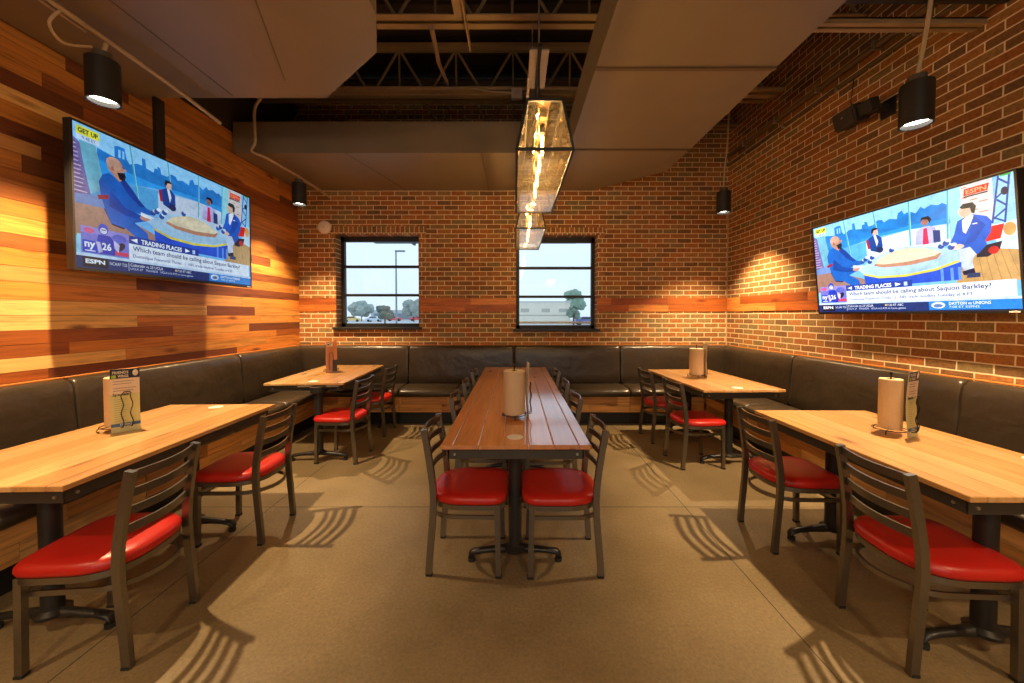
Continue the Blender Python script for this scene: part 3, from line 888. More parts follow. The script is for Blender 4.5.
def set_table(p, rz_s, r, where, style, mz=None, spin=0.):
    x, y = p
    towel_stand((x, y, .76), rz_s, 'black wire paper towel stand on ' + where)
    roll((x, y, .76 + .0275), r, 'cream paper towel roll standing on the wire holder of ' + where)
    m = menu((x + math.cos(rz_s) * .093, y + math.sin(rz_s) * .093, .7605), rz_s + spin, 'tall printed menu card clipped upright to the towel stand of ' + where, style)
    return m
set_table((-.005, 2.45), .08, .070, 'the centre table', 0)
set_table((-2.335, 2.19), -.40, .055, 'the near plank wall table', 0, spin=-.25)
set_table((2.145, 2.13), -.95, .052, 'the near brick wall table', 0, spin=-.18)
set_table((-2.20, 4.49), -1.15, .058, 'the far plank wall table', 1)
set_table((1.985, 4.09), -.12, .072, 'the far brick wall table', 0)

for x, y, w in ((0.0, 2.05, 'near end of the centre table'), (-2.19, 2.73, 'far end of the near plank wall table'), (2.062, 3.46, 'near end of the far brick wall table'), (-2.05, 3.80, 'near end of the far plank wall table'), (2.42, 1.72, 'wall side of the near brick wall table')):
    bm = bm_(); lathe(bm, [(0, 0), (.045, 0), (.0455, .0008), (.044, .0012), (0, .0012)], n=32)
    o = obj('round_sticker', bm, M_STICK, None, None, (x, y, .7601)); tag(o, 'round white sticker on the ' + w, 'sticker', 'white table stickers')

# ------------------------------------------------------------------ TELEVISIONS
def screen_picture(F):
    R = rgb
    sky, hill, water = R(140, 205, 250), R(30, 130, 205), R(90, 175, 235)
    F.rect(0, 0, 1, 1, R(120, 190, 245))
    F.rect(0, 0, .8, .16, R(150, 212, 252))
    # skyline and far bank
    sk = [(.09, .12), (.16, .14), (.16, .055), (.175, .045), (.205, .045), (.212, .12), (.225, .15), (.26, .12), (.283, .12), (.283, .06), (.298, .06), (.303, .13), (.34, .14), (.345, .10), (.36, .10), (.36, .075), (.375, .085), (.38, .13), (.41, .13), (.435, .095), (.46, .10), (.47, .13), (.50, .11), (.538, .13), (.545, .08), (.565, .062), (.575, .10), (.60, .09), (.63, .12), (.654, .075), (.67, .10), (.70, .08), (.728, .10), (.745, .09), (.77, .12), (.77, .26), (.6, .25), (.45, .255), (.34, .27), (.09, .33)]
    F.poly(sk, R(28, 128, 212))
    F.rect(.176, .07, .186, .13, sky); F.rect(.193, .07, .202, .13, sky)
    F.poly([(.09, .20), (.34, .235), (.45, .225), (.6, .215), (.77, .225), (.77, .27), (.6, .25), (.45, .255), (.34, .27), (.09, .34)], R(40, 150, 225))
    F.poly([(.21, .32), (.34, .30), (.45, .27), (.6, .255), (.77, .275), (.77, .45), (.3, .46)], R(214, 226, 246))
    F.poly([(.0, .38), (.21, .30), (.36, .28), (.36, .48), (0, .5)], R(90, 180, 240))
    # left set wall
    F.poly([(0, .10), (.027, .13), (.062, .48), (0, .52)], R(120, 110, 170))
    for i in range(26):
        v = .13 + i * .0145; F.rect(0, v, .008 + .045 * (v - .1) / .4 * (.6 + .4 * ((i * 7) % 3) / 2), v + .006, R(226, 190, 215) if i % 2 else R(110, 60, 110))
    F.poly([(.025, .114), (.085, .114), (.107, .31), (.096, .43), (.061, .47), (.036, .25)], R(120, 190, 214))
    F.poly([(0, .49), (.08, .47), (.12, .50), (.12, .56), (0, .57)], R(120, 150, 210))
    # studio floor
    F.poly([(0, .555), (.14, .545), (.34, .66), (.34, .78), (0, .78)], R(176, 130, 112))
    F.poly([(.80, .54), (.9, .50), (1, .54), (1, .78), (.78, .78)], R(206, 160, 98))
    for i in range(6): F.line([(.84 + i * .025, .53), (.85 + i * .03, .77)], .004, R(180, 130, 76))
    F.poly([(.93, .35), (1, .30), (1, .56), (.93, .53)], R(205, 225, 240))
    # right set wall with sign
    F.rect(.773, .0, .818, .40, R(150, 218, 232)); F.rect(.818, 0, .93, .40, R(222, 208, 206))
    for i in range(14): F.rect(.822 + (i % 3) * .03, .015 + i * .027, .842 + (i % 3) * .035, .022 + i * .027, R(196, 120, 96))
    F.poly([(.832, .030), (.920, .030), (.914, .083), (.829, .085)], R(222, 44, 24)); F.text('ESPN', .838, .04, .91, .075, R(255, 160, 120), .02)
    F.rect(.829, .087, .914, .098, R(40, 30, 40))
    F.poly([(.945, 0), (1, 0), (1, .34), (.92, .35)], R(150, 205, 240))
    for a, b in (((.95, .0), (.922, .34)), ((.985, .0), (.962, .35)), ((.95, .02), (.983, .08)), ((.98, .1), (.938, .16)), ((.94, .17), (.972, .23)), ((.968, .25), (.925, .31)), ((.928, .3), (.962, .34))):
        F.line([a, b], .010, R(22, 70, 150))
    F.rect(.955, 0, .99, .012, R(60, 170, 80)); F.ell(.967, .12, .012, .03, R(10, 20, 60))
    F.ell(.975, .40, .02, .05, R(230, 160, 90))
    # window mullions
    for a, b in (((.228, 0), (.260, .42)), ((.416, 0), (.433, .30)), ((.602, 0), (.596, .40)), ((.772, 0), (.758, .42))):
        F.line([a, b], .012, R(70, 170, 190)); F.line([(a[0] + .004, 0), (b[0] + .004, b[1])], .004, R(170, 225, 235))
    skin, navy, blue, dark = R(196, 140, 116), R(10, 58, 150), R(14, 96, 190), R(12, 24, 60)
    # seated person at far left of desk (bald, dark beard, blue jacket)
    F.poly([(.11, .55), (.127, .52), (.20, .56), (.23, .61), (.19, .67), (.14, .655)], R(60, 24, 60))
    F.poly([(.133, .275), (.108, .30), (.093, .36), (.10, .46), (.116, .56), (.138, .645), (.20, .66), (.27, .74), (.31, .74), (.30, .66), (.24, .60), (.30, .56), (.25, .52), (.332, .50), (.335, .47), (.30, .46), (.27, .42), (.235, .34), (.2, .285), (.175, .30)], blue)
    F.poly([(.14, .40), (.20, .50), (.30, .54), (.29, .57), (.20, .56), (.13, .52)], R(8, 70, 165))
    F.poly([(.175, .30), (.2, .285), (.26, .40), (.29, .45), (.27, .46), (.22, .40)], navy)
    F.poly([(.15, .28), (.175, .26), (.195, .29), (.178, .315)], skin)
    F.ell(.162, .215, .035, .062, skin); F.ell(.157, .19, .033, .045, R(214, 160, 136)); F.poly([(.168, .25), (.2, .235), (.206, .262), (.198, .30), (.178, .295)], R(20, 22, 40))
    F.ell(.150, .23, .006, .018, R(170, 110, 90)); F.rect(.188, .195, .2, .2, R(60, 30, 30)); F.ell(.203, .215, .006, .012, skin)
    F.ell(.29, .545, .025, .02, R(206, 140, 120)); F.poly([(.27, .50), (.34, .52), (.335, .545), (.27, .53)], R(235, 240, 250))
    F.poly([(.085, .46), (.13, .44), (.13, .47), (.09, .49)], R(160, 30, 60))
    # second seated person
    F.poly([(.362, .27), (.375, .26), (.385, .36), (.37, .36)], R(180, 24, 50))
    F.poly([(.375, .26), (.40, .235), (.43, .235), (.452, .27), (.455, .36), (.43, .41), (.385, .38)], R(16, 66, 150))
    F.poly([(.408, .235), (.42, .235), (.432, .30), (.422, .35)], R(235, 235, 245)); F.ell(.417, .20, .017, .038, R(226, 178, 160)); F.poly([(.395, .20), (.40, .165), (.425, .16), (.437, .18), (.412, .185), (.402, .22)], R(30, 24, 34))
    F.ell(.437, .385, .02, .03, R(30, 40, 90))
    # third seated person
    F.poly([(.62, .40), (.628, .28), (.655, .255), (.685, .255), (.712, .28), (.716, .41)], R(180, 178, 226))
    F.poly([(.66, .27), (.676, .27), (.68, .41), (.652, .41)], R(220, 40, 84)); F.ell(.668, .21, .016, .036, R(170, 110, 96)); F.poly([(.648, .205), (.655, .172), (.685, .17), (.697, .20), (.69, .235), (.681, .2), (.66, .19)], R(24, 18, 34))
    F.poly([(.7, .30), (.73, .31), (.73, .41), (.7, .41)], R(30, 60, 120))
    # fourth seated person (dark hair, blue suit) and red chair
    F.poly([(.905, .36), (.960, .355), (.945, .46), (.895, .47)], R(226, 34, 22)); F.poly([(.87, .50), (.95, .48), (.94, .54), (.90, .585), (.86, .58)], R(24, 20, 40)); F.ell(.92, .54, .018, .03, R(200, 30, 30))
    F.poly([(.80, .27), (.835, .245), (.862, .242), (.905, .275), (.921, .32), (.915, .40), (.895, .46), (.90, .49), (.87, .55), (.84, .555), (.82, .50), (.78, .48), (.768, .43), (.785, .37)], R(20, 92, 200))
    F.poly([(.818, .27), (.843, .24), (.862, .25), (.845, .32), (.828, .38), (.818, .36)], R(244, 244, 250)); F.poly([(.86, .25), (.90, .34), (.86, .45), (.82, .47), (.84, .40)], R(14, 76, 176))
    F.ell(.832, .20, .025, .052, R(236, 190, 166)); F.poly([(.812, .165), (.825, .142), (.86, .145), (.872, .18), (.864, .235), (.854, .225), (.85, .185), (.82, .18)], R(28, 44, 44))
    F.ell(.79, .475, .03, .022, R(240, 200, 180)); F.rect(.855, .31, .872, .318, R(240, 240, 250))
    F.poly([(.79, .50), (.84, .49), (.86, .55), (.845, .60), (.85, .68), (.82, .70), (.80, .62)], R(200, 214, 240)); F.poly([(.805, .68), (.85, .66), (.855, .715), (.81, .71)], R(14, 20, 60)); F.poly([(.825, .70), (.87, .70), (.87, .735), (.82, .735)], R(40, 60, 100))
    # desk
    F.poly([(.30, .56), (.36, .50), (.44, .44), (.55, .40), (.64, .42), (.74, .46), (.80, .52), (.80, .58), (.70, .63), (.56, .655), (.42, .645), (.33, .60)], R(176, 214, 244))
    F.poly([(.395, .535), (.44, .468), (.52, .425), (.58, .42), (.66, .45), (.73, .505), (.71, .55), (.58, .575), (.45, .565)], R(186, 130, 104))
    F.poly([(.40, .515), (.44, .462), (.52, .418), (.58, .415), (.66, .44), (.728, .495), (.70, .52), (.57, .54), (.45, .535)], R(232, 214, 180))
    F.poly([(.33, .60), (.42, .645), (.56, .655), (.70, .63), (.795, .58), (.795, .60), (.70, .65), (.56, .676), (.42, .665), (.335, .62)], R(238, 216, 70))
    F.poly([(.335, .62), (.42, .665), (.56, .676), (.70, .65), (.805, .60), (.80, .745), (.34, .745)], R(30, 80, 205))
    for u in (.72, .76, .79): F.rect(u, .64, u + .012, .745, R(90, 150, 235))
    for u, v in ((.33, .48), (.35, .46), (.375, .49), (.39, .45), (.5, .41), (.73, .45), (.75, .43), (.77, .47)): F.ell(u, v, .014, .022, R(50, 80, 160)); F.ell(u + .01, v - .02, .012, .014, R(220, 232, 250))
    # corner bug
    F.rect(.014, .016, .099, .074, R(244, 236, 60)); F.text('GET UP', .02, .028, .094, .062, R(14, 20, 50), .035)
    F.rect(.014, .074, .099, .108, R(206, 226, 250)); F.text('9:48 ET', .035, .080, .085, .102, R(70, 90, 160))
    # lower third
    F.rect(.006, .765, .22, .915, R(150, 215, 230)); F.rect(.212, .708, .59, .772, R(24, 62, 158)); F.rect(.212, .77, .985, .915, R(232, 238, 250)); F.rect(.0, .895, 1, .915, R(200, 220, 245))
    F.poly([(.22, .74), (.25, .722), (.25, .758)], R(255, 255, 255)); F.text('TRADING PLACES', .268, .722, .485, .760, R(255, 255, 255), .03)
    F.poly([(.505, .722), (.505, .758), (.535, .74)], R(255, 255, 255)); F.rect(.55, .722, .567, .758, R(190, 210, 250))
    F.text('Which team should be calling about Saquon Barkley?', .228, .786, .905, .836, R(18, 40, 105), .014)
    F.text('Dominique Foxworth Thinks   |   NFL trade deadline Tuesday at 4 ET', .228, .850, .84, .884, R(50, 76, 145), .012)
    # picture of a player
    F.rect(.02, .703, .21, .892, R(120, 120, 210)); F.rect(.02, .703, .21, .75, R(150, 140, 220)); F.ell(.05, .73, .02, .02, R(220, 90, 140)); F.rect(.15, .85, .21, .88, R(214, 60, 100)); F.ell(.17, .75, .03, .03, R(90, 100, 200))
    F.rect(.025, .80, .08, .885, R(24, 66, 200)); F.text('ny', .032, .812, .073, .865, R(250, 250, 255), .03); F.rect(.034, .870, .072, .876, R(250, 250, 255))
    F.poly([(.085, .745), (.13, .745), (.152, .79), (.15, .885), (.09, .885), (.074, .83)], R(32, 60, 190)); F.ell(.105, .703, .020, .040, R(60, 80, 200)); F.ell(.105, .715, .014, .022, R(226, 228, 245)); F.rect(.098, .705, .115, .712, R(90, 60, 60))
    F.text('26', .098, .80, .135, .855, R(245, 245, 255), .03); F.poly([(.074, .80), (.09, .80), (.10, .87), (.085, .88)], R(200, 190, 230)); F.ell(.172, .815, .018, .038, R(40, 30, 70), rot=.4); F.poly([(.145, .77), (.17, .80), (.165, .86), (.148, .83)], R(210, 200, 240))
    # ticker
    F.rect(0, .915, 1, 1, R(22, 48, 110)); F.rect(.024, .918, .12, .988, R(8, 12, 34)); F.text('ESPN', .034, .932, .108, .964, R(250, 250, 255), .035)
    F.text('NCAAF T25', .127, .935, .200, .958, R(220, 230, 250)); F.rect(.207, .920, .209, .985, R(220, 230, 250))
    F.text('Colorado vs 23 UCLA', .215, .925, .375, .948, R(240, 244, 255)); F.text('UCLA 27   7OU/6DE   UCLA 6-2 ATS in home games', .215, .958, .55, .980, R(214, 224, 250))
    F.text('7:30 ET ABC', .455, .925, .54, .946, R(240, 244, 255)); F.ell(.447, .935, .005, .009, R(240, 200, 40))
    F.rect(.66, .915, 1, .99, R(34, 130, 214)); F.ell(.70, .95, .03, .028, R(220, 226, 240)); F.ell(.70, .955, .02, .016, R(90, 120, 170))
    F.text('DAYTON vs UNIONS', .745, .925, .90, .950, R(250, 250, 255), .015); F.text('7:00 ET ESPN2', .745, .958, .86, .975, R(230, 240, 255))
    F.rect(0, .99, 1, 1, R(16, 40, 90))

def tv(W, H, loc, rz, tilt, label, strength, tint):
    t = thing('television', label, 'television', loc, rz, 'wall televisions')
    t.rotation_euler = (0, tilt, rz)
    # local: screen faces +x, y across, z up; origin at the bottom edge
    b = .012
    bm = bm_(); box(bm, -.045, 0, -W / 2 - b, W / 2 + b, -b - .006, H + b, bev=.004)
    obj('casing', bm, M_BLACK, t)
    bm = bm_()
    for a in ((-W / 2 - b, W / 2 + b, H, H + b), (-W / 2 - b, W / 2 + b, -b - .006, 0), (-W / 2 - b, -W / 2, 0, H), (W / 2, W / 2 + b, 0, H)):
        box(bm, 0, .008, *a[:2], *a[2:])
    obj('bezel', bm, simple('tv_bezel', (.02, .018, .018), .3), t)
    F = Flat(W, H, lambda x, z, k: (.0015 + k * .000015, x - W / 2, z))
    screen_picture(F)
    F.done('screen', vcol_mat('lit_screen', strength, tint=tint), t)
    bm = bm_(); box(bm, .008, .010, W / 2 - .06, W / 2 - .01, -.014, -.004); obj('badge', bm, M_WHITE, t)
    return t
# left set: screen faces +x. u runs from near (left) to far: with local +y to the far side, u right = +y
LTV = tv(1.63, .955, (-2.89, 3.29, 1.75), 0, 0, 'large television hung on a ceiling pole before the plank wall, studio talk show on', .8, (.80, .92, 1.0))
bm = bm_(); box(bm, -.075, -.047, -.04, .04, .35, DB - 1.75 - .002); o = obj('ceiling_pole', bm, M_BLACK, LTV)
o.location = (0, -.14, 0)
bm = bm_(); box(bm, -.062, -.045, -.25, .25, .25, .65); obj('mount_plate', bm, M_BLACK, LTV)
RTV = tv(1.45, .80, (2.945, 2.895, 1.462), PI, math.radians(6), 'large television tilted out from the right brick wall, same studio talk show on', 1.5, (1, 1, 1))
bm = bm_(); box(bm, -.085, -.045, -.22, .22, .2, .45); box(bm, -.13, -.06, -.05, .05, .15, .4); obj('mount_plate', bm, M_BLACK, RTV)

# ------------------------------------------------------------------ DOWNLIGHTS, CONDUITS
M_LAMP = emis('downlight_lens', (1, .93, .8), 12)
def can(x, y, zb, label, power, top='stub', r=.08, h=.258):
    t = thing('can_downlight', label, 'light', (x, y, zb), 0, 'black cylinder downlights')
    bm = bm_(); lathe(bm, [(r - .012, .03), (r - .010, .002), (r, 0), (r, h - .006), (r - .006, h), (0, h)], n=40)
    lathe(bm, [(r - .012, .03), (r - .016, .05), (0, .05)], n=40)
    obj('housing', bm, M_BLACK, t, 40)
    bm = bm_(); lathe(bm, [(0, .034), (r - .013, .034), (r - .013, .030), (0, .028)], n=32); obj('lens', bm, M_LAMP, t, 40)
    bm = bm_(); lathe(bm, [(0, h), (.045, h), (.045, h + .045), (0, h + .05)], n=24); obj('junction_cap', bm, simple('cap_brown', (.09, .07, .05), .5), t, 40)
    L = bpy.data.lights.new('downlight_beam', 'SPOT'); L.energy = power; L.color = (1, .71, .38); L.spot_size = math.radians(98); L.spot_blend = .7; L.shadow_soft_size = .028
    lo = bpy.data.objects.new('downlight_beam', L); COL.objects.link(lo); lo.parent = t; lo.location = (0, 0, .012)
    return t
CANW = 400
can(-2.56, 2.37, 2.755, 'black cylinder downlight over the near plank wall table', CANW)
can(-2.64, 4.63, 2.785, 'black cylinder downlight by the plank wall near the back corner', CANW)
can(2.50, 2.37, 2.615, 'black cylinder downlight on a cable above the right television', CANW)
can(2.555, 4.63, 2.685, 'black cylinder downlight on a cable in the brick corner', CANW)
can(-2.56, .11, 2.755, 'black cylinder downlight beside the camera on the plank wall side', CANW * .3)
can(2.50, .11, 2.65, 'black cylinder downlight beside the camera on the brick wall side', CANW * .3)

def wirerun(name, pts, r, mat, label, cat, n=8):
    # smooth the polyline a little
    P = [Vector(p) for p in pts]
    out = []
    for i in range(len(P) - 1):
        p0 = P[max(i - 1, 0)]; p1 = P[i]; p2 = P[i + 1]; p3 = P[min(i + 2, len(P) - 1)]
        for k in range(5):
            u = k / 5
            out.append(.5 * ((2 * p1) + (-p0 + p2) * u + (2 * p0 - 5 * p1 + 4 * p2 - p3) * u * u + (-p0 + 3 * p1 - 3 * p2 + p3) * u ** 3))
    out.append(P[-1])
    bm = bm_(); sweep(bm, out, r, 0, n=n)
    return tag(obj(name, bm, mat, None, 60), label, cat)
wirerun('rigid_conduit', [(-2.53, -.2, 3.15), (-2.53, 1.2, 3.15), (-2.53, 2.6, 3.13), (-2.56, 3.30, 3.10)], .014, M_CONDUIT, 'long straight pale conduit under the duct above the left television', 'conduit')
wirerun('track_rail', [(-2.58, -.2, 3.16), (-2.58, 1.2, 3.16), (-2.58, 2.3, 3.14)], .010, M_CONDUIT, 'thin pale conduit beside the long straight one, over the near downlight', 'conduit')
wirerun('fixture_whip', [(-2.53, 2.14, 3.14), (-2.58, 2.12, 3.05), (-2.60, 2.20, 3.0), (-2.57, 2.32, 3.06)], .008, M_CABLE, 'curled beige cable feeding the near downlight by the plank wall', 'cable')
wirerun('flexible_conduit', [(-2.62, 3.95, 3.70), (-2.72, 3.98, 3.60), (-2.74, 4.0, 3.4), (-2.74, 4.0, 3.25), (-2.79, 4.02, 3.17), (-2.70, 4.12, 3.14), (-2.64, 4.5, 3.12), (-2.63, 4.8, 3.12), (-2.62, 5.35, 3.10)], .014, M_CONDUIT, 'pale flexible conduit drooping under the crosswise duct to the back downlight', 'conduit')
wirerun('cable_stub', [(-2.635, 4.63, 3.08), (-2.64, 4.62, 3.12)], .012, M_CABLE, 'short beige cable on top of the back plank wall downlight', 'cable')
wirerun('cable_stub', [(-2.56, 2.37, 3.05), (-2.545, 2.38, 3.12)], .012, M_CABLE, 'short beige cable on top of the near plank wall downlight', 'cable')
wirerun('hanging_cable', [(2.50, 2.37, 2.92), (2.495, 2.33, 3.1), (2.50, 2.30, 3.4), (2.51, 2.3, 4.0), (2.51, 2.3, 4.7)], .012, M_CABLE, 'beige cable suspending the downlight above the right television', 'cable')
wirerun('hanging_cable', [(2.555, 4.63, 3.0), (2.56, 4.63, 3.2), (2.59, 4.63, 3.5), (2.60, 4.62, 4.05)], .010, M_CABLE, 'beige cable suspending the downlight in the brick corner', 'cable')

# speaker on the right wall
t = thing('wall_speaker', 'black loudspeaker bracketed high on the right brick wall', 'speaker', (2.88, 3.20, 3.13), 0)
Rm = Matrix.Rotation(math.radians(0), 4, 'Z') @ Matrix.Rotation(math.radians(-14), 4, 'Y')
bm = bm_(); box(bm, -.06, .06, -.04, .17, -.075, .075, Rm, bev=.01); obj('cabinet', bm, M_BLACK, t)
bm = bm_(); box(bm, -.07, -.058, -.03, .16, -.065, .065, Rm, bev=.004); obj('grille', bm, simple('speaker_grille', (.035, .028, .022), .7, bscale=400, bump=.8), t)
bm = bm_(); box(bm, -.04, .04, -.16, -.04, -.05, .05, Rm, bev=.008); obj('swivel_box', bm, M_BLACK, t)
bm = bm_(); box(bm, .03, .185, -.10, -.06, -.03, .03); box(bm, .175, .188, -.14, -.02, -.07, .07); obj('bracket', bm, M_BLACK, t)
bm = bm_(); cyl(bm, (-.072, .07, 0), (-.0705, .07, 0), .012, n=10); obj('badge', bm, M_BOLT, t)
wirerun('speaker_wire', [(3.04, 3.42, 3.58), (3.03, 3.42, 3.45), (3.0, 3.40, 3.33), (2.95, 3.30, 3.22), (2.92, 3.24, 3.19)], .004, M_BLACK, 'thin black wire looping down to the loudspeaker', 'wire')

# round white disc on the back wall
t = thing('alarm_sounder', 'small round white alarm disc on the brick left of the windows', 'alarm', (-2.735, WB, 2.695))
bm = bm_(); lathe(bm, [(0, .04), (.05, .04), (.085, .03), (.096, .012), (.096, 0), (0, 0)], n=36)
for v in bm.verts: v.co = Vector((v.co.x, -v.co.z, v.co.y))
obj('cover', bm, simple('sounder_white', (.92, .84, .74), .5), t, 40)
bm = bm_(); lathe(bm, [(0, .043), (.018, .042), (.02, .04), (0, .04)], n=16)
for v in bm.verts: v.co = Vector((v.co.x, -v.co.z, v.co.y))
obj('lens', bm, M_WHITE, t, 40)

# ------------------------------------------------------------------ LANTERNS
M_BULB = emis('filament_bulb', (1, .62, .22), 34)
M_BGLASS = glass('bulb_glass', (1, .93, .8))
def lantern(y0, label, group='box lanterns over the centre table'):
    t = thing('box_lantern', label, 'pendant light', (.155, y0, 2.285), 0, group)
    L = 1.18; wb, wt, ht = .146, .092, .255; ins = .10
    lo = [(-wb, 0, 0), (wb, 0, 0), (wb, L, 0), (-wb, L, 0)]
    hi = [(-wt, ins * .12, ht), (wt, ins * .12, ht), (wt, L - ins * .12, ht), (-wt, L - ins * .12, ht)]
    bm = bm_()
    def bar(a, b, w=.013): sweep(bm, [a, b], w, w)
    for i in range(4):
        bar(lo[i], lo[(i + 1) % 4]); bar(hi[i], hi[(i + 1) % 4]); bar(lo[i], hi[i])
    obj('frame', bm, M_LANTERN, t)
    names = ['end_glass', 'side_glass', 'end_glass', 'side_glass']
    for i in range(4):
        j = (i + 1) % 4
        bm = bm_(); vs = [Vector(p) for p in (lo[i], lo[j], hi[j], hi[i])]
        nrm = (vs[1] - vs[0]).cross(vs[3] - vs[0]).normalized() * .0015
        a = [bm.verts.new(v - nrm) for v in vs]; b = [bm.verts.new(v + nrm) for v in vs]
        bm.faces.new(a[::-1]); bm.faces.new(b)
        for k in range(4): bm.faces.new((a[k], a[(k + 1) % 4], b[(k + 1) % 4], b[k]))
        obj(names[i], bm, M_SEED if i % 2 else M_CLEAR, t)
    bm = bm_(); box(bm, -wt, wt, ins * .12, L - ins * .12, ht + .001, ht + .004); obj('top_glass', bm, M_CLEAR, t)
    bm = bm_(); box(bm, -.03, .03, ins * .12, L - ins * .12, ht + .004, ht + .010); obj('top_plate', bm, simple('lantern_top', (.30, .20, .10), .35, metal=.7), t)
    bm = bm_(); box(bm, -wb, wb, 0, L, -.002, .001); obj('bottom_glass', bm, M_CLEAR, t)
    bm = bm_(); box(bm, -.018, .018, .12, L - .12, ht - .03, ht - .002); obj('socket_rail', bm, simple('brass_rail', (.45, .30, .12), .35, metal=.8), t)
    for k in range(4):
        y = .21 + (L - .42) * k / 3
        bm = bm_(); lathe(bm, [(0, ht - .03), (.016, ht - .03), (.017, ht - .075), (0, ht - .076)], (0, y, 0), 16); s_ = obj('lamp_socket', bm, M_LANTERN, t, 40)
        bm = bm_(); lathe(bm, [(.012, ht - .075), (.016, ht - .09), (.017, ht - .20), (.010, ht - .222), (0, ht - .225)], (0, y, 0), 16); obj('bulb_glass', bm, M_BGLASS, s_, 40)
        bm = bm_()
        for a in range(4):
            x_, y_ = math.cos(a * PI / 2 + .4) * .006, math.sin(a * PI / 2 + .4) * .006
            cyl(bm, (x_, y + y_, ht - .09), (x_ * .6, y + y_ * .6, ht - .20), .0034, n=6)
        obj('filament', bm, M_BULB, s_)
        Lg = bpy.data.lights.new('bulb_light', 'POINT'); Lg.energy = 10; Lg.color = (1, .66, .30); Lg.shadow_soft_size = .02
        lo_ = bpy.data.objects.new('bulb_light', Lg); COL.objects.link(lo_); lo_.parent = t; lo_.location = (0, y, ht - .15)
    for y in (.5, L - .3):
        bm = bm_(); cyl(bm, (0, y, ht + .006), (0, y, .80), .006, n=10); obj('hanging_rod', bm, M_LANTERN, t, 40)
    return t
lantern(1.95, 'long black framed glass lantern with glowing filament bulbs, nearer the camera')
lantern(3.70, 'long black framed glass lantern with glowing filament bulbs, farther, by the window')
t = thing('lantern_strut', 'perforated strut with a pale plate that carries the nearer lantern', 'bracket', (.155, 0, 3.085))
bm = bm_(); box(bm, -.012, .012, 2.35, 4.15, 0, .02); obj('rail', bm, M_BLACK, t)
bm = bm_(); box(bm, -.068, -.050, 2.65, 2.95, -.005, .0); obj('perforated_strip', bm, M_GALV, t)
bm = bm_(); box(bm, -.062, .062, 2.42, 2.82, .022, .034, bev=.003); obj('cover_plate', bm, M_GALV, t)
for y in (2.48, 3.42):
    bm = bm_(); cyl(bm, (0, y, .02), (0, y, .97), .006, n=8); obj('threaded_rod', bm, M_BOLT, t, 40)
# little junction box on the channel
t = thing('junction_box', 'small pale junction box on the joist left of the nearer lantern', 'box', (.02, 4.31, 3.93))
bm = bm_(); box(bm, -.06, .06, -.03, .03, -.05, .06, bev=.004); obj('box_body', bm, M_GALV, t)
bm = bm_(); sweep(bm, [(-.06, 0, .02), (-.3, 0, .03), (-.5, .02, .08)], .008, 0, n=6); obj('conduit_tail', bm, M_CONDUIT, t, 40)

# unseen dome lamps added behind the camera as fill light
for x, y in ((-1.2, -1.4), (1.2, -1.4)):
    t = thing('fill_dome', 'added unseen fill lamp in a black dome behind the camera, ' + ('plank wall side' if x < 0 else 'brick wall side'), 'pendant light', (x, y, 2.6), 0, 'added fill lamps')
    bm = bm_(); lathe(bm, [(.20, 0), (.19, .06), (.14, .14), (.05, .19), (.03, .24), (0, .245)], n=32); lathe(bm, [(.197, .0), (.186, .058), (.137, .136), (.05, .185), (0, .19)], n=32)
    obj('shade', bm, M_BLACK, t, 40)
    bm = bm_(); cyl(bm, (0, 0, .24), (0, 0, .60), .006, n=8); obj('cord', bm, M_BLACK, t)
    bm = bm_(); lathe(bm, [(0, .03), (.03, .045), (.04, .08), (.02, .13), (0, .14)], n=20); obj('bulb', bm, emis('fill_bulb', (1, .7, .4), 3), t, 40)
    Lg = bpy.data.lights.new('fill_light', 'POINT'); Lg.energy = 105; Lg.color = (1, .70, .38); Lg.shadow_soft_size = .12
    q = bpy.data.objects.new('fill_light', Lg); COL.objects.link(q); q.parent = t; q.location = (0, 0, -.02)

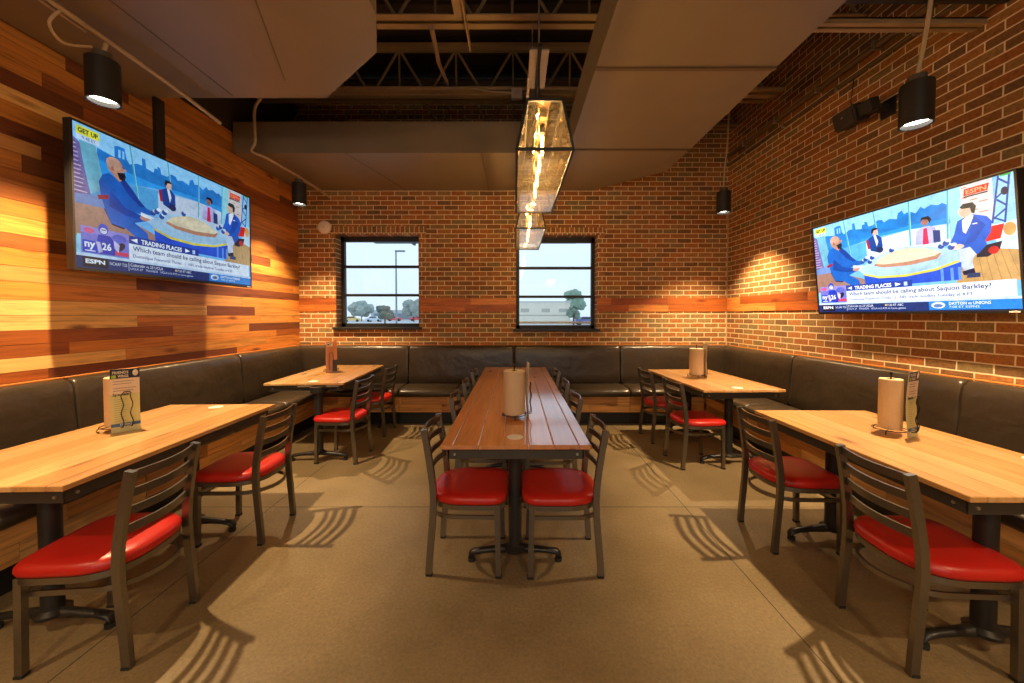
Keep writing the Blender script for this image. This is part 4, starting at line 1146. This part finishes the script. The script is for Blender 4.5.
# ------------------------------------------------------------------ OUTSIDE
def outside():
    bm = bm_(); box(bm, -70, 70, WB + .5, 160, -.35, -.25); struct('outside_ground', bm, simple('wet_asphalt', (.50, .54, .57), .8, bscale=.6))
    # canopy over the windows
    t = thing('entrance_canopy', 'grey flat canopy outside above the windows', 'canopy')
    bm = bm_(); box(bm, -2.66, 1.17, WB + .3, 7.2, 2.80, 2.95); obj('canopy_slab', bm, M_SOFFIT, t)
    bm = bm_()
    for x in (-1.9, -.75, .4): box(bm, x - .02, x + .02, WB + .3, 7.15, 2.755, 2.80)
    obj('canopy_ribs', bm, M_SOFFIT, t)
    # light pole
    t = thing('lot_light_pole', 'tall grey parking lot light pole outside the left window', 'light pole', (-7.9, 25, -.25))
    bm = bm_(); cyl(bm, (0, 0, 0), (0, 0, 5.95), .07, .05, n=12); obj('pole', bm, simple('pole_grey', (.22, .28, .33), .5), t, 40)
    bm = bm_(); box(bm, -.05, .6, -.1, .1, 5.9, 6.0, bev=.02); obj('lamp_head', bm, simple('pole_head', (.2, .26, .31), .5), t)
    # beige building
    t = thing('commercial_building', 'low beige commercial building outside the right window', 'building', (7.6, 72, -.25))
    bm = bm_(); box(bm, -9.5, 3.0, 0, 14, 0, 4.2); obj('wall', bm, simple('beige_render', (.78, .72, .58), .8, bscale=.8), t)
    bm = bm_(); box(bm, -9.6, 3.1, -.1, 14.1, 4.2, 4.45); obj('parapet', bm, simple('pale_parapet', (.6, .62, .6), .8), t)
    bm = bm_(); box(bm, -9.5, 3.0, -.02, 0, 1.6, 1.8); obj('band_course', bm, simple('tan_band', (.45, .4, .32), .8), t)
    for i, x in enumerate((-6.5, -2.5, 0.8)):
        bm = bm_(); box(bm, x, x + 1.6, -.03, .0, 2.3, 3.0); obj('vent_panel', bm, simple('vent_grey', (.45, .42, .36), .6), t)
    # distant building left
    t = thing('distant_store', 'long pale store far across the lot outside the left window', 'building', (-34, 130, -.25))
    bm = bm_(); box(bm, -16, 14, 0, 12, 0, 3.6); obj('wall', bm, simple('store_wall', (.5, .56, .6), .8, bscale=.5), t)
    bm = bm_(); box(bm, -4, 3, -.3, 0, 3.0, 5.0); obj('sign_parapet', bm, simple('store_sign', (.2, .4, .6), .7), t)
    bm = bm_(); box(bm, -15, 13, -.05, 0, .4, 2.4); obj('shop_front', bm, simple('store_glass', (.2, .26, .3), .4), t)
    # trees; distance haze is put into the paler, bluer crown colours
    rn = random.Random(11)
    def tree(x, y, h, w, lb, col):
        t = thing('parking_lot_tree', lb, 'tree', (x, y, -.25), 0, 'trees across the lot')
        bm = bm_(); cyl(bm, (0, 0, 0), (0, 0, h * .45), .16, .1, n=8); obj('trunk', bm, simple('bark', (.12, .09, .06), .9), t, 40)
        bm = bm_()
        for k in range(26):
            a = rn.uniform(0, 2 * PI); rr = w * math.sqrt(rn.random()) * .75; zz = h * (.42 + .48 * rn.random())
            rr *= 1 - .6 * abs(zz / h - .62)
            s = w * rn.uniform(.25, .42)
            r_ = bmesh.ops.create_icosphere(bm, subdivisions=2, radius=s, matrix=Matrix.Translation((math.cos(a) * rr, math.sin(a) * rr, zz)))
            for v in r_['verts']: v.co += Vector((rn.uniform(-1, 1), rn.uniform(-1, 1), rn.uniform(-1, 1))) * s * .16
        obj('crown', bm, simple('leaf_' + lb[:6], col, .9, bscale=3), t)
    tree(-27, 100, 5.6, 3.2, 'grey green tree right of the light pole', (.26, .34, .32))
    tree(-45, 110, 5.6, 3.6, 'pale bushy tree at the left edge of the left window view', (.32, .40, .37))
    tree(-21.5, 62, 3.2, 1.5, 'small dark green bush in the middle of the left window view', (.10, .17, .15))
    tree(16.0, 100, 8.4, 3.2, 'tall pale green tree behind the beige building', (.24, .36, .28))
    tree(10.3, 66, 3.6, 1.3, 'low green tree by the corner of the beige building', (.18, .26, .2))
    # cars
    def car(x, y, rz, col, lb):
        t = thing('parked_car', lb, 'car', (x, y, -.25), rz, 'parked cars in the lot')
        m = simple('car_paint', col, .3)
        prof = [(-2.1, .35), (-2.12, .75), (-1.9, .95), (-1.35, 1.0), (-.9, 1.42), (.55, 1.45), (1.15, 1.02), (1.95, .88), (2.15, .65), (2.12, .35)]
        bm = bm_()
        a = [bm.verts.new((x_, -.85, z_)) for x_, z_ in prof]; b = [bm.verts.new((x_, .85, z_)) for x_, z_ in prof]; n = len(prof)
        bm.faces.new(a); bm.faces.new(b[::-1])
        for i in range(n): bm.faces.new((a[i], a[(i + 1) % n], b[(i + 1) % n], b[i]))
        obj('body', bm, m, t)
        bm = bm_(); w = [(-1.2, 1.02), (-.85, 1.34), (.5, 1.37), (.98, 1.03)]
        for s in (-.86, .86):
            bm.faces.new([bm.verts.new((x_, s, z_)) for x_, z_ in w])
        obj('side_window', bm, simple('car_glass', (.03, .04, .05), .2), t)
        for wx in (-1.3, 1.35):
            for s in (-1, 1):
                bm = bm_(); cyl(bm, (wx, s * .7, .33), (wx, s * .88, .33), .33, n=18); obj('wheel', bm, M_GLIDE, t, 40)
    car(-36.0, 112, .1, (.75, .05, .08), 'red parked car outside the left window, nearest the light pole')
    car(-29.5, 113, -.05, (.8, .08, .12), 'bright red parked car at the right edge of the left window view')
    car(-43.5, 100, .3, (.75, .60, .25), 'yellow parked car at the left of the left window view')
    car(-37.5, 100, 0, (.6, .7, .8), 'pale blue parked car beside the yellow one')
    car(14.0, 76, .05, (.65, .08, .14), 'dark red parked car at the right edge of the right window view')
    car(12.9, 68.0, .05, (.14, .2, .5), 'blue parked car outside the right window beside the dark red one')
outside()

# world: overcast daylight
w = bpy.data.worlds.new('overcast'); scn.world = w; w.use_nodes = True
nt = w.node_tree; bg = nt.nodes['Background']
tc = N(nt, 'ShaderNodeTexCoord'); sp = N(nt, 'ShaderNodeSeparateXYZ'); nt.links.new(tc.outputs['Generated'], sp.inputs[0])
r = ramp(nt, [(0, (.50, .60, .68)), (.5, (.62, .76, .86)), (.6, (.66, .82, .93)), (1, (.7, .84, .95))])
mr = N(nt, 'ShaderNodeMapRange'); mr.inputs[1].default_value = -1; nt.links.new(sp.outputs['Z'], mr.inputs[0]); nt.links.new(mr.outputs[0], r.inputs[0])
nt.links.new(r.outputs[0], bg.inputs[0]); bg.inputs[1].default_value = 1.4

# ------------------------------------------------------------------ CAMERA
cd = bpy.data.cameras.new('camera'); cam = bpy.data.objects.new('camera', cd); COL.objects.link(cam)
cd.sensor_width = 36; cd.lens = 375 / 1024 * 36
cam.location = (0, 0, 1.43); cam.rotation_euler = (math.radians(90 - 1.5), 0, 0)
cd.shift_x = -3 / 1024; cd.shift_y = -16.2 / 1024
cd.clip_start = .02; cd.clip_end = 400
scn.camera = cam
scn.view_settings.view_transform = 'Standard'; scn.view_settings.look = 'None'; scn.view_settings.gamma = 1
scn.view_settings.use_curve_mapping = False
scn.view_settings.exposure = 0.0
scn.cycles.max_bounces = 8; scn.cycles.diffuse_bounces = 4; scn.cycles.transparent_max_bounces = 16
scn.cycles.sample_clamp_indirect = 4; scn.cycles.caustics_reflective = False; scn.cycles.caustics_refractive = False
